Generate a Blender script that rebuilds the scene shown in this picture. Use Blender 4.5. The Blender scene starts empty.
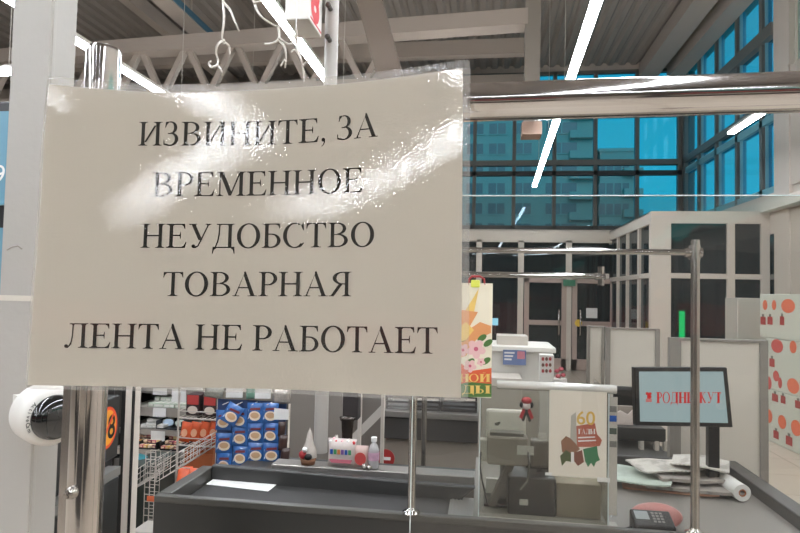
import bpy, math, random
from mathutils import Vector, Matrix
random.seed(7)
R=math.radians
S=bpy.context.scene
COL=S.collection
# ---------------------------------------------------------------- camera model
F=600.0; EYE=1.6
Yc=Vector((85/F,-26.5/F,-1)).normalized()
Zc=Vector((.0216,1,0)); Zc.z=-(Zc.x*Yc.x+Zc.y*Yc.y)/Yc.z; Zc.normalize()
Xc=Yc.cross(Zc)
M3=Matrix((Xc,Yc,Zc))
def ray(px,py): return M3@Vector(((px-400)/F,(266.5-py)/F,-1))
def P(px,py,Y):
    d=ray(px,py); return d*(Y/d.y)+Vector((0,0,EYE))
def PZ(px,py,z):
    d=ray(px,py); return d*((z-EYE)/d.z)+Vector((0,0,EYE))
cam=bpy.data.cameras.new('camera'); co=bpy.data.objects.new('camera',cam); COL.objects.link(co)
m=M3.to_4x4(); m.translation=(0,0,EYE); co.matrix_world=m
cam.sensor_width=36; cam.lens=F/800*36; cam.clip_start=.02; cam.clip_end=500
S.camera=co
S.view_settings.view_transform='Standard'; S.view_settings.look='None'; S.view_settings.gamma=1
S.view_settings.use_curve_mapping=False; S.view_settings.exposure=0.47
S.cycles.use_denoising=True; S.cycles.transparent_max_bounces=24; S.cycles.max_bounces=8
S.cycles.caustics_reflective=False; S.cycles.caustics_refractive=False
S.cycles.sample_clamp_indirect=6
# ---------------------------------------------------------------- materials
def lin(c):
    c=c/255; return c/12.92 if c<=.04045 else ((c+.055)/1.055)**2.4
def rgb(r,g,b): return (lin(r),lin(g),lin(b),1)
MATS={}
def mat(name,c,rough=.5,metal=0.,bump=0.,scale=20.,var=0.,coat=0.,emit=0.):
    if name in MATS: return MATS[name]
    m=bpy.data.materials.new(name); m.use_nodes=True; MATS[name]=m
    nt=m.node_tree; b=nt.nodes['Principled BSDF']
    b.inputs['Base Color'].default_value=rgb(*c); b.inputs['Roughness'].default_value=rough
    b.inputs['Metallic'].default_value=metal; b.inputs['Coat Weight'].default_value=coat
    if emit:
        b.inputs['Emission Color'].default_value=rgb(*c); b.inputs['Emission Strength'].default_value=emit
    tc=nt.nodes.new('ShaderNodeTexCoord'); n=nt.nodes.new('ShaderNodeTexNoise')
    n.inputs['Scale'].default_value=scale; n.inputs['Detail'].default_value=4
    nt.links.new(tc.outputs['Object'],n.inputs['Vector'])
    if var:
        mx=nt.nodes.new('ShaderNodeMix'); mx.data_type='RGBA'
        mx.inputs[6].default_value=tuple(x*(1-var) for x in rgb(*c)[:3])+(1,)
        mx.inputs[7].default_value=tuple(min(1,x*(1+var)) for x in rgb(*c)[:3])+(1,)
        nt.links.new(n.outputs['Fac'],mx.inputs[0]); nt.links.new(mx.outputs[2],b.inputs['Base Color'])
    if bump:
        bp=nt.nodes.new('ShaderNodeBump'); bp.inputs['Distance'].default_value=bump
        nt.links.new(n.outputs['Fac'],bp.inputs['Height']); nt.links.new(bp.outputs['Normal'],b.inputs['Normal'])
    return m
def emis(name,c,s):
    if name in MATS: return MATS[name]
    m=bpy.data.materials.new(name); m.use_nodes=True; MATS[name]=m
    nt=m.node_tree; nt.nodes.remove(nt.nodes['Principled BSDF'])
    e=nt.nodes.new('ShaderNodeEmission'); e.inputs[0].default_value=rgb(*c); e.inputs[1].default_value=s
    nt.links.new(e.outputs[0],nt.nodes['Material Output'].inputs[0]); return m
def clear(name,tint=(255,255,255),haze=.0,hazec=(230,225,215),ior=1.45,rough=0.,bumps=None,smudge=0.,refl=1.0):
    m=bpy.data.materials.new(name); m.use_nodes=True; MATS[name]=m
    nt=m.node_tree; nt.nodes.remove(nt.nodes['Principled BSDF']); N=nt.nodes.new; L=nt.links.new
    t=N('ShaderNodeBsdfTransparent'); t.inputs[0].default_value=rgb(*tint)
    g=N('ShaderNodeBsdfGlossy'); g.inputs['Roughness'].default_value=rough
    lw=N('ShaderNodeLayerWeight'); lw.inputs[0].default_value=.5; f0=((ior-1)/(ior+1))**2
    pw=N('ShaderNodeMath'); pw.operation='POWER'; pw.inputs[1].default_value=5; L=nt.links.new; L(lw.outputs['Facing'],pw.inputs[0])
    f=N('ShaderNodeMath'); f.operation='MULTIPLY_ADD'; f.inputs[1].default_value=1-f0; f.inputs[2].default_value=f0; L(pw.outputs[0],f.inputs[0])
    tc=N('ShaderNodeTexCoord')
    if bumps:
        prev=None
        for sc,dist in bumps:
            n=N('ShaderNodeTexNoise'); n.inputs['Scale'].default_value=sc; n.inputs['Detail'].default_value=(0 if sc>200 else 2)
            L(tc.outputs['Object'],n.inputs['Vector'])
            b=N('ShaderNodeBump'); b.inputs['Distance'].default_value=dist; L(n.outputs['Fac'],b.inputs['Height'])
            if prev: L(prev.outputs[0],b.inputs['Normal'])
            prev=b
        L(prev.outputs[0],g.inputs['Normal'])
    mx=N('ShaderNodeMixShader')
    mu=N('ShaderNodeMath'); mu.operation='MULTIPLY'; mu.inputs[1].default_value=refl; L(f.outputs[0],mu.inputs[0])
    L(mu.outputs[0],mx.inputs[0]); L(t.outputs[0],mx.inputs[1]); L(g.outputs[0],mx.inputs[2])
    out=mx
    if haze:
        d=N('ShaderNodeBsdfDiffuse'); d.inputs[0].default_value=rgb(*hazec)
        m2=N('ShaderNodeMixShader'); m2.inputs[0].default_value=haze
        if smudge:
            n=N('ShaderNodeTexNoise'); n.inputs['Scale'].default_value=2.2; n.inputs['Detail'].default_value=6; n.inputs['Distortion'].default_value=.6
            L(tc.outputs['Object'],n.inputs['Vector'])
            mr=N('ShaderNodeMapRange'); mr.inputs[1].default_value=.3; mr.inputs[2].default_value=.75
            mr.inputs[3].default_value=haze-smudge; mr.inputs[4].default_value=haze+smudge
            L(n.outputs['Fac'],mr.inputs[0]); L(mr.outputs[0],m2.inputs[0])
        L(mx.outputs[0],m2.inputs[1]); L(d.outputs[0],m2.inputs[2]); out=m2
    L(out.outputs[0],nt.nodes['Material Output'].inputs[0]); return m
chrome=mat('chrome',(205,200,196),.09,1.,bump=.0004,scale=9)
chrome2=mat('brushed_chrome',(190,185,180),.22,1.)
alum=mat('painted_aluminium',(196,190,180),.45,.0)
white_paint=mat('white_paint',(170,165,157),.45,bump=.0005,scale=60)
offwhite=mat('off_white_plastic',(214,210,202),.4)
greypl=mat('grey_plastic',(120,117,112),.45)
dark=mat('dark_grey_laminate',(62,61,58),.45,var=.08,scale=8)
dark2=mat('mid_grey_metal',(104,101,96),.4,.2)
black=mat('black_plastic',(24,24,24),.35)
belt=mat('belt_rubber',(48,46,44),.65,bump=.0006,scale=150)
steel=mat('brushed_steel',(165,160,154),.35,.7)
wallm=mat('grey_panel',(132,126,118),.6)
beige=mat('beige_panel',(190,180,168),.55)
paperm=mat('notice_paper',(226,221,214),.7,bump=.0001,scale=400)
ink=mat('black_ink',(16,14,14),.6)
concrete=mat('ceiling_deck_paint',(150,142,134),.7)
beamm=mat('beam_paint',(178,166,154),.6)
frame_m=mat('window_frame_paint',(150,146,138),.5)
vest_m=mat('vestibule_frame_paint',(206,196,184),.5)
sill_shade=mat('dark_sill_and_shade',(58,62,62),.5)
white_p=mat('white_paper',(228,226,222),.7)
red=mat('red_print',(205,40,44),.5); red2=mat('crimson_print',(160,44,48),.5)
orange=mat('orange_print',(226,112,70),.5); yellow=mat('yellow_print',(240,196,60),.5)
green=mat('green_print',(40,110,60),.5); blue=mat('blue_print',(34,82,160),.4)
pink=mat('pink_print',(226,170,176),.5); cream=mat('cream_print',(238,226,196),.5)
cardb=mat('brown_cardboard',(170,98,58),.7,var=.1); teal=mat('teal_panel',(70,128,140),.5)
# ---------------------------------------------------------------- mesh builder
class MB:
    def __init__(s): s.v=[]; s.f=[]; s.m=[]; s.s=[]
    def add(s,vs,fs,m=0,sm=False):
        o=len(s.v); s.v+= [Vector(v) for v in vs]
        for f in fs: s.f.append([o+i for i in f]); s.m.append(m); s.s.append(sm)
        return s
    def box(s,x0,x1,y0,y1,z0,z1,m=0):
        return s.add([(x0,y0,z0),(x1,y0,z0),(x1,y1,z0),(x0,y1,z0),(x0,y0,z1),(x1,y0,z1),(x1,y1,z1),(x0,y1,z1)],
          [(0,3,2,1),(4,5,6,7),(0,1,5,4),(1,2,6,5),(2,3,7,6),(3,0,4,7)],m)
    def beam(s,p0,p1,w,h,m=0,up=(0,0,1)):
        p0=Vector(p0);p1=Vector(p1); d=(p1-p0).normalized(); a=d.cross(Vector(up)).normalized(); b=a.cross(d)
        q=[p+a*(sx*w/2)+b*(sz*h/2) for p in (p0,p1) for sx,sz in ((-1,-1),(1,-1),(1,1),(-1,1))]
        return s.add(q,[(0,1,2,3),(7,6,5,4),(0,4,5,1),(1,5,6,2),(2,6,7,3),(3,7,4,0)],m)
    def cyl(s,p0,p1,r,n=20,m=0,r1=None,cap=True,hole=0):
        p0=Vector(p0);p1=Vector(p1); r1=r if r1 is None else r1
        d=(p1-p0).normalized(); a=d.cross(Vector((0,0,1)) if abs(d.z)<.9 else Vector((1,0,0))).normalized(); b=d.cross(a)
        ring=lambda p,rr:[p+(a*math.cos(2*math.pi*i/n)+b*math.sin(2*math.pi*i/n))*rr for i in range(n)]
        A=ring(p0,r);B=ring(p1,r1)
        s.add(A+B,[(i,(i+1)%n,n+(i+1)%n,n+i) for i in range(n)],m,True)
        if hole:
            C=ring(p0,hole);D=ring(p1,hole)
            s.add(C+D,[(n+i,n+(i+1)%n,(i+1)%n,i) for i in range(n)],m,True)
            for u,w in ((A,C),(B,D)): s.add(u+w,[(i,(i+1)%n,n+(i+1)%n,n+i) for i in range(n)],m)
        elif cap: s.add(A,[tuple(range(n))[::-1]],m); s.add(B,[tuple(range(n))],m)
        return s
    def lathe(s,c,prof,n=20,m=0,axis=(0,0,1)):
        ax=Vector(axis).normalized(); a=ax.cross(Vector((0,0,1)) if abs(ax.z)<.9 else Vector((1,0,0))).normalized(); b=ax.cross(a); c=Vector(c)
        vs=[c+ax*h+(a*math.cos(2*math.pi*i/n)+b*math.sin(2*math.pi*i/n))*r for r,h in prof for i in range(n)]
        fs=[(k*n+i,k*n+(i+1)%n,(k+1)*n+(i+1)%n,(k+1)*n+i) for k in range(len(prof)-1) for i in range(n)]
        return s.add(vs,fs,m,True)
    def tube(s,pts,r,n=8,m=0,r1=None):
        pts=[Vector(p) for p in pts]; vs=[]; k=len(pts); ref=Vector((.3,.9,.2)).normalized()
        for i,p in enumerate(pts):
            d=(pts[min(i+1,k-1)]-pts[max(i-1,0)]).normalized(); a=d.cross(ref).normalized(); b=d.cross(a)
            rr=r if r1 is None else r+(r1-r)*i/(k-1)
            vs+=[p+(a*math.cos(2*math.pi*j/n)+b*math.sin(2*math.pi*j/n))*rr for j in range(n)]
        fs=[(i*n+j,i*n+(j+1)%n,(i+1)*n+(j+1)%n,(i+1)*n+j) for i in range(k-1) for j in range(n)]
        s.add(vs,fs,m,True); s.add(vs[:n],[tuple(range(n))],m); s.add(vs[-n:],[tuple(range(n))],m); return s
    def poly(s,pts,m=0): return s.add(pts,[tuple(range(len(pts)))],m)
    def prism(s,pts,off,m=0):      # extrude polygon by vector
        n=len(pts); off=Vector(off); A=[Vector(p) for p in pts]; B=[p+off for p in A]
        return s.add(A+B,[tuple(range(n)),tuple(range(2*n-1,n-1,-1))]+[(i,n+i,n+(i+1)%n,(i+1)%n) for i in range(n)],m)
    def ell(s,c,rx,rz,u=(1,0,0),w=(0,0,1),n=24,m=0,th=0):
        c=Vector(c);u=Vector(u);w=Vector(w)
        pts=[c+u*rx*math.cos(2*math.pi*i/n)+w*rz*math.sin(2*math.pi*i/n) for i in range(n)]
        if th: return s.prism(pts,u.cross(w).normalized()*-th,m)
        return s.poly(pts,m)
    def ball(s,c,rx,ry=None,rz=None,n=14,k=8,m=0):
        ry=ry or rx; rz=rz or rx; c=Vector(c); vs=[]
        for j in range(k+1):
            t=math.pi*j/k
            for i in range(n):
                a=2*math.pi*i/n; vs.append(c+Vector((rx*math.sin(t)*math.cos(a),ry*math.sin(t)*math.sin(a),rz*math.cos(t))))
        return s.add(vs,[(j*n+i,(j+1)*n+i,(j+1)*n+(i+1)%n,j*n+(i+1)%n) for j in range(k) for i in range(n)],m,True)
    def text(s,t,size,o,u,w,m=0,bold=0):   # built-in font, flat faces; o = lower left corner
        cu=bpy.data.curves.new('t','FONT'); cu.body=t; cu.size=size; cu.offset=bold
        ob=bpy.data.objects.new('t',cu); COL.objects.link(ob)
        me=ob.evaluated_get(bpy.context.evaluated_depsgraph_get()).to_mesh()
        o=Vector(o);u=Vector(u).normalized();w=Vector(w).normalized()
        s.add([o+u*v.co.x+w*v.co.y for v in me.vertices],[tuple(p.vertices) for p in me.polygons],m)
        bpy.data.objects.remove(ob); bpy.data.curves.remove(cu); return s
    def build(s,name,mats,parent=None,bevel=0,org=None,seg=2):
        me=bpy.data.meshes.new(name)
        o=bpy.data.objects.new(name,me); COL.objects.link(o)
        off=Vector(org) if org is not None else Vector((0,0,0))
        if parent is not None:
            off=Vector((0,0,0)); q=parent
            while q is not None: off=off+q.location; q=q.parent
            o.parent=parent
        else: o.location=off
        me.from_pydata([v-off for v in s.v],[],s.f)
        if not isinstance(mats,(list,tuple)): mats=[mats]
        for q in mats: me.materials.append(q)
        for p,mi,sm in zip(me.polygons,s.m,s.s): p.material_index=mi; p.use_smooth=sm
        me.validate(); me.update()
        if bevel:
            b=o.modifiers.new('edge','BEVEL'); b.width=bevel; b.segments=seg; b.limit_method='ANGLE'; b.harden_normals=False
        return o
def tag(o,label,cat,group=None,kind=None):
    o['label']=label; o['category']=cat
    if group: o['group']=group
    if kind: o['kind']=kind
    return o
def thing(name,loc,label,cat,group=None):
    o=bpy.data.objects.new(name,None); COL.objects.link(o); o.location=loc; o.empty_display_size=.1
    return tag(o,label,cat,group)
def struct(name,mb,mats,bevel=0,label=None,cat=None):
    o=mb.build(name,mats,None,bevel); o['kind']='structure'
    return o
def slabpx(b,x0,y0,x1,y1,Y,dep,m=0):   # box whose front face stands at depth Y
    a=P((x0),(y0+y1)/2,Y); c=P(x1,(y0+y1)/2,Y); t=P((x0+x1)/2,y0,Y); l=P((x0+x1)/2,y1,Y)
    b.box(a.x,c.x,Y,Y+dep,l.z,t.z,m); return (a.x,c.x,l.z,t.z)
def XZ(x0,y0,x1,y1,Y):
    a=P(x0,(y0+y1)/2,Y); c=P(x1,(y0+y1)/2,Y); t=P((x0+x1)/2,y0,Y); l=P((x0+x1)/2,y1,Y)
    return a.x,c.x,l.z,t.z
def copy_tree(o,parent=None):
    c=o.copy(); COL.objects.link(c); c.parent=parent
    for ch in list(o.children): copy_tree(ch,c)
    return c
# ================================================================= world
w=bpy.data.worlds.new('dusk_sky'); S.world=w; w.use_nodes=True
nt=w.node_tree; bg=nt.nodes['Background']; tc=nt.nodes.new('ShaderNodeTexCoord'); sp=nt.nodes.new('ShaderNodeSeparateXYZ')
cr=nt.nodes.new('ShaderNodeValToRGB'); cr.color_ramp.elements[0].position=0.0; cr.color_ramp.elements[0].color=(.12,.74,.66,1)
cr.color_ramp.elements[1].position=.5; cr.color_ramp.elements[1].color=(.09,.50,.50,1)
nt.links.new(tc.outputs['Generated'],sp.inputs[0]); nt.links.new(sp.outputs['Z'],cr.inputs[0]); nt.links.new(cr.outputs[0],bg.inputs[0])
bg.inputs[1].default_value=1.0
sl=bpy.data.lights.new('facade_warm_fill','SUN'); sl.energy=1.4; sl.color=(1,.42,.3); sl.angle=R(20)  # added sun lamp, puts warm red light on the apartment facade
so=bpy.data.objects.new('facade_warm_fill',sl); COL.objects.link(so); so.rotation_euler=(R(72),0,R(8)); so.location=(0,0,30)
# ================================================================= room shell
XR=4.32; YB=14.0; XL=-14.0; YF=-15.0; ZC=6.9
def tile_mat():
    m=mat('beige_floor_tiles',(176,164,150),.3); nt=m.node_tree; b=nt.nodes['Principled BSDF']
    br=nt.nodes.new('ShaderNodeTexBrick'); tc=nt.nodes.new('ShaderNodeTexCoord')
    br.inputs['Color1'].default_value=rgb(186,174,160); br.inputs['Color2'].default_value=rgb(178,166,150); br.inputs['Mortar'].default_value=rgb(140,124,108)
    br.inputs['Scale'].default_value=1; br.inputs['Brick Width'].default_value=.6; br.inputs['Row Height'].default_value=.6; br.offset=0
    br.inputs['Mortar Size'].default_value=.006
    nt.links.new(tc.outputs['Object'],br.inputs[0]); nt.links.new(br.outputs[0],b.inputs['Base Color']); return m
struct('floor',MB().box(XL,XR+.3,YF,YB,-.1,0),tile_mat())
struct('ground',MB().box(-60,90,YB+.3,140,-.3,-.12),mat('dark_asphalt',(40,44,46),.8))
b=MB(); n=int((XR-XL)/.26)
for i in range(n):
    x=XL+i*.26
    pr=[(x,ZC),(x+.05,ZC-.06),(x+.15,ZC-.06),(x+.2,ZC),(x+.26,ZC)]
    for (a,za),(c,zc) in zip(pr,pr[1:]): b.add([(a,YF,za),(c,YF,zc),(c,YB,zc),(a,YB,za)],[(0,1,2,3)])
b.box(XL,XR+.3,YF,YB,ZC+.01,ZC+.15)
struct('ceiling',b,concrete)
b=MB()  # unseen banded blocks behind the camera, added to darken the chrome reflections
for k,(x0,x1) in enumerate(((-7,-3.2),(-2.2,.4),(1.2,3.6))):
    b.box(x0,x1,-4.6,-3.6,0,2.1,0).box(x0,x1,-3.6,-3.57,1.25,1.5,1).box(x0,x1,-3.6,-3.56,.6,.9,2)
struct('chrome_reflection_blocks',b,[mat('reflection_dark',(56,52,50),.6),mat('reflection_red_band',(150,50,44),.5),mat('reflection_pale_band',(160,150,136),.6)])
struct('wall_left',MB().box(XL-.2,XL,YF,YB,0,ZC),wallm)
struct('wall_rear',MB().box(XL,XR+.3,YF-.2,YF,0,ZC),mat('rear_wall_paint',(150,140,128),.7))
# back wall left of the glazing, solid
bx=.62-.91*3
struct('wall_back',MB().box(XL,bx,YB,YB+.2,0,ZC),wallm)
tint=clear('blue_tinted_glass',(150,214,240),haze=.055,hazec=(200,196,192),refl=.6)
tintd=clear('dark_tinted_glass',(104,140,150),haze=.05,hazec=(60,122,136),refl=.9)
# back window (upper)
b=MB(); xs=[.62+.91*k for k in range(-3,5)]; zlo,zt1,zt2,zhi=3.08,4.62,5.72,6.74
for x in xs: b.box(x-.04,x+.04,YB,YB+.14,zlo,zhi,0)
b.box(bx,XR,YB-.02,YB+.14,4.56,4.68,0); b.box(bx,XR,YB,YB+.14,4.33,4.43,1); b.box(bx,XR,YB,YB+.14,5.66,5.78,0)  # dark lower bar paints the shadow under the transom
b.box(bx,XR,YB,YB+.14,zhi-.06,zhi,0); b.box(bx,XR,YB,YB+.14,zlo,zlo+.09,1)
wf=struct('window_1',b,[mat('dark_mullion_paint',(104,106,102),.5),sill_shade])
wf.data.materials[0]=mat('dark_mullion_paint',(104,106,102))
pg=MB().box(bx,XR,YB+.06,YB+.07,zlo,zhi).build('window_pane',tint,wf)
struct('wall_back_header',MB().box(bx,XR,YB,YB+.2,zhi,ZC),beamm)
struct('wall_back_band',MB().box(bx,XR,YB,YB+.2,2.75,zlo),vest_m)
# lower back glazing
b=MB()
for x in xs: b.box(x-.04,x+.04,YB,YB+.1,0,2.75)
b.box(bx,XR,YB,YB+.1,1.9,1.98); b.box(bx,XR,YB,YB+.1,0,.15)
wf=struct('window_2',b,MATS['dark_mullion_paint'])
MB().box(bx,XR,YB+.04,YB+.05,0,2.75).build('window_pane',tintd,wf)
# right wall: glazed part Y 9.76..14
b=MB(); ys=[14-.95*k for k in range(1,5)]; zr=3.22
for y in ys: b.box(XR,XR+.14,y-.05,y+.05,zr,6.6,0); b.box(XR+.02,XR+.12,y-.13,y-.11,zr,6.6,1)
b.box(XR-.02,XR+.14,9.76,14,4.56,4.70,0); b.box(XR,XR+.14,9.76,14,4.33,4.45,1); b.box(XR-.04,XR+.14,9.76,14,5.66,5.86,0); b.box(XR,XR+.14,9.76,14,zr,zr+.1,1)
b.box(XR-.02,XR+.2,13.85,14.15,0,6.8,0)
wf=struct('window_3',b,[mat('dark_mullion_paint',(104,106,102)),mat('pale_gasket',(120,170,180),.4)])
MB().box(XR+.06,XR+.07,9.76,14,zr,6.6).build('window_pane',tint,wf)
struct('wall_right_lower',MB().box(XR,XR+.2,9.76,14,2.6,zr),vest_m)
b=MB()
for y in ys: b.box(XR,XR+.1,y-.05,y+.05,0,2.6)
b.box(XR,XR+.1,9.76,14,1.9,1.98); b.box(XR,XR+.1,9.76,14,0,.15)
wf=struct('window_4',b,MATS['dark_mullion_paint']); MB().box(XR+.04,XR+.05,9.76,14,0,2.6).build('window_pane',tintd,wf)
b=MB().box(XR,XR+.25,9.3,9.76,0,ZC); struct('column',b,vest_m)
b=MB().box(XR+.02,XR+.22,YF,9.3,0,2.9).box(XR+.02,XR+.22,YF,9.3,3.25,5.0).box(XR+.02,XR+.22,YF,8.0,5,ZC).box(XR+.02,XR+.22,8,9.3,6.1,ZC)
struct('wall_right',b,beige)
b=MB().box(XR-.18,XR+.02,5,9.8,2.92,3.06); struct('trim_1',b,vest_m)
b=MB().box(XR+.05,XR+.2,8,9.3,2.9,3.25); struct('trim_2',b,beige)
wf=struct('window_5',MB().box(XR-.02,XR+.1,9.24,9.3,5,6.1).box(XR-.02,XR+.1,8,8.06,5,6.1).box(XR-.02,XR+.1,8,9.3,6.05,6.1).box(XR-.02,XR+.1,8.6,8.65,5,6.1),vest_m)
MB().box(XR+.1,XR+.11,8,9.3,5,6.1).build('window_pane',mat('pale_green_panel',(150,172,160),.3),wf)
# edge beams along right wall under roof
b=MB().box(XR-.35,XR-.02,4,YB,6.5,6.86).box(XR-.05,XR+.2,4,YB,6.6,6.86); struct('ceiling_beam',b,beamm)
b=MB().box(XR-.95,XR-.55,2,YB,6.55,6.86); struct('ceiling_beam',b,beamm)
# vestibule: near face Y=9.9, side X=2.58, far face Y=13.1
zt,zb=2.95,2.76; XV=2.58; YV=9.9; YW=13.1
b=MB().box(XV,XR,YV,YV+.12,zb,zt).box(XV-.0,XV+.12,YV+.12,YW,zb,zt).box(bx,XV+.12,YW,YW+.12,zb-.05,zt).box(XV,XR,YV+.12,YB,zt-.02,zt).box(bx,XV,YW+.1,YB,zt-.02,zt)
struct('trim_3',b,vest_m)
za=P(700,276,YV).z
b=MB().box(XV,XV+.3,YV,YV+.12,0,zb); b.box(XV+1.13,XV+1.24,YV,YV+.1,0,zb); b.box(XR-.12,XR,YV,YV+.1,0,zb); b.box(XV+.3,XR,YV+.01,YV+.09,za-.04,za+.04); b.box(XV+.3,XR,YV,YV+.1,0,.5)
wf=struct('window_6',b,vest_m); MB().box(XV+.3,XR,YV+.05,YV+.056,.5,zb).build('window_pane',tintd,wf)
b=MB()
for y in (10.75,11.6,12.4): b.box(XV+.01,XV+.11,y-.05,y+.05,0,zb)
b.box(XV+.01,XV+.11,YV+.1,YW,za-.04,za+.04).box(XV+.01,XV+.11,YV+.1,YW,0,.4)
wf=struct('window_7',b,vest_m); MB().box(XV+.05,XV+.056,YV+.1,YW,.4,zb).build('window_pane',tintd,wf)
b=MB(); zf=P(540,275,YW).z
for px in (479,521,569,618): x=P(px,260,YW).x; b.box(x-.06,x+.06,YW,YW+.1,0,zb)
b.box(bx,XV,YW,YW+.1,zf-.05,zf+.05).box(bx,P(521,260,YW).x,YW,YW+.1,0,.4)
x=P(479,260,YW).x; 
for k in (1,2): b.box(x-.9*k-.05,x-.9*k+.05,YW,YW+.1,0,zb)
wf=struct('window_8',b,vest_m); MB().box(bx,XV,YW+.05,YW+.056,zf,zb).box(bx,P(521,260,YW).x,YW+.05,YW+.056,.4,zf).build('window_pane',tintd,wf)
# entrance doors in the far face
pinkf=mat('pinkish_door_frame',(176,156,146),.5)
for i,(xa,xb) in enumerate(((521,569),(569,618))):
    a=P(xa,330,YW).x+.06; c=P(xb,330,YW).x-.06
    b=MB().box(a,a+.1,YW-.02,YW+.06,.02,zf-.06).box(c-.1,c,YW-.02,YW+.06,.02,zf-.06).box(a,c,YW-.02,YW+.06,zf-.16,zf-.06).box(a,c,YW-.02,YW+.06,.02,.25).box(a+.1,c-.1,YW-.01,YW+.05,.95,1.05)
    d=struct('door_%d'%(i+1),b,pinkf); MB().box(a+.1,c-.1,YW+.02,YW+.026,.25,zf-.16).build('door_pane',tintd,d)
    x=a+.16 if i else c-.16
    MB().tube([(x,YW-.02,.75),(x,YW-.08,.78),(x,YW-.08,1.25),(x,YW-.02,1.28)],.018).build('door_handle',chrome2,d)
x0,x1,z0,z1=XZ(586,308,597,318,YW); p=MB().box(x0,x1,YW-.035,YW-.022,z0,z1).build('paper_notice',white_p); tag(p,'small white paper notice on the glass entrance door','notice')
c=P(578.5,323,YW-.03); p=MB().ell(c,.075,.075,th=.01).build('round_sticker',yellow); tag(p,'round orange sticker on the glass entrance door beside a handle','sticker')
x0,x1,z0,z1=XZ(563,280,575,286,YW); p=MB().box(x0,x1,YW-.06,YW-.01,z0,z1).build('exit_light_box',mat('dull_green_sign',(50,120,90),.4)); tag(p,'small dull green exit light box above the entrance doors','sign')
x0,x1,z0,z1=XZ(491,318,498,325,YW); b=thing('information_screen',((x0+x1)/2,YW-.1,0),'tiny glowing pale blue screen on a thin stand by the far glazing','screen')
MB().box(x0,x1,YW-.12,YW-.08,z0,z1).build('screen',emis('pale_screen',(150,215,240),1.0),b); MB().cyl(((x0+x1)/2,YW-.1,0),((x0+x1)/2,YW-.1,z0),.02).box(x0,x1,YW-.2,YW-.02,0,.02).build('stand',black,b)
# green light strip inside vestibule + brown band
c=P(682,325,10.6)
t=thing('green_light_strip',(c.x,10.6,0),'bright green vertical light strip glowing behind the vestibule glass','light strip')
MB().box(c.x-.04,c.x+.04,10.58,10.62,P(682,342,10.6).z,P(682,311,10.6).z).build('light',emis('green_led',(30,240,110),9),t)
MB().box(c.x-.06,c.x+.06,10.62,10.68,0,P(682,308,10.6).z).build('mount',black,t)
x0,x1,z0,z1=XZ(669,300,692,311,10.9); t=MB().box(x0,x1,10.9,11.3,0,z0,1).box(x0,x1,10.88,11.3,z0,z1,0).build('vending_cabinet',[mat('rust_brown_trim',(150,84,60),.6),black]); tag(t,'dark cabinet with a rust brown top band behind the vestibule glass','cabinet')
x0,x1,z0,z1=XZ(728,240,765,270,12.6); t=MB().box(x0,x1,12.4,12.9,0,z1).build('air_curtain_unit',mat('dark_unit',(48,52,50),.5),bevel=.02); tag(t,'tall dark machine standing inside the glazed vestibule','machine')
# outside
bm=mat('pale_apartment_facade',(205,192,178),.8,var=.06,scale=.3); wn=mat('dark_apartment_window',(104,112,116),.3)
YA=90
def apart(name,xa,ya,xb,label,wins,cols):
    a=P(xa,ya,YA); c=P(xb,ya,YA)
    r=thing(name,((a.x+c.x)/2,YA,-.12),label,'building')
    MB().box(a.x,c.x,YA,YA+14,-.12,a.z).box(a.x-.2,c.x+.2,YA-.2,YA+14,a.z,a.z+.5).build('facade',bm,r)
    for x,wd in cols:
        for k in range(9):
            z=a.z-2.2-3.0*k
            if z<2: break
            xc=P(x,ya,YA).x
            q=MB().box(xc-wd,xc+wd,YA-.05,YA+.1,z-1.0,z+.6,0).box(xc-.08,xc+.08,YA-.1,YA,z-1.0,z+.6,1).box(xc-wd-.1,xc+wd+.1,YA-.15,YA,z-1.15,z-1.0,1)
            q.build('window',[wn,bm],r)
    return r
r=apart('apartment_block',430,95,597,'tall pale apartment block seen through the blue windows, larger of the two',0,[(450,1.2),(476,1.2),(498,1.2),(524,1.2),(562,2.2)])
for k in range(6):
    a=P(580,95,YA); z=a.z-3.4-3*k
    MB().box(a.x-1.5,a.x+2.0,YA-1.2,YA,z-.2,z+.9).build('balcony',bm,r)
r=apart('apartment_block',600,152,634,'lower stepped apartment wing beside the tall pale block',0,[(606,1.0),(622,1.0)])
for k in range(4):
    a=P(630,152,YA); z=a.z-3.4-3*k
    MB().box(a.x-1,a.x+1.6,YA-1.2,YA,z-.2,z+.9).build('balcony',bm,r)
a=P(600,240,70); c=P(900,240,70)
t=MB(); 
for i in range(26):
    x=a.x+(c.x-a.x)*i/25; t.ball((x,70+random.uniform(-3,3),2),3.2,3.2,random.uniform(4.5,6.5),12,7)
t=t.build('tree_belt',mat('dark_tree_mass',(26,34,34),.9,var=.3)); tag(t,'dark distant line of trees beyond the lower windows','trees',kind='stuff')
# ---------------------------------------------------------------- ceiling structure
def cbeam(p0,p1,w,h,mm=beamm): struct('ceiling_beam',MB().beam(p0,p1,w,h),mm)
L=PZ(80,53,5.35); Rr=PZ(528,20,5.35); L=L+(L-Rr)*.3
b=MB().beam(L,Rr,.28,.22)
R0=Rr; Rr=PZ(392,30,5.35); Rr=L+(R0-L)*((Rr.x-L.x)/(R0.x-L.x))
dn=Vector((0,0,-.8)); b.beam(L+dn,Rr+dn,.2,.16)
n=18
for i in range(n):
    q0=L.lerp(Rr,i/n); q1=L.lerp(Rr,(i+1)/n)
    b.beam(q0+(dn if i%2 else Vector()),q1+(Vector() if i%2 else dn),.09,.09)
struct('ceiling_beam',b,beamm)
b=MB().beam((XL,11.6,6.35),(.95,11.6,6.35),.2,.3).beam((XL,13.4,6.3),(.95,13.4,6.3),.2,.3).beam((XL,7.2,6.6),(.8,7.2,6.6),.2,.3)
struct('ceiling_beam',b,beamm)
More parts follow.
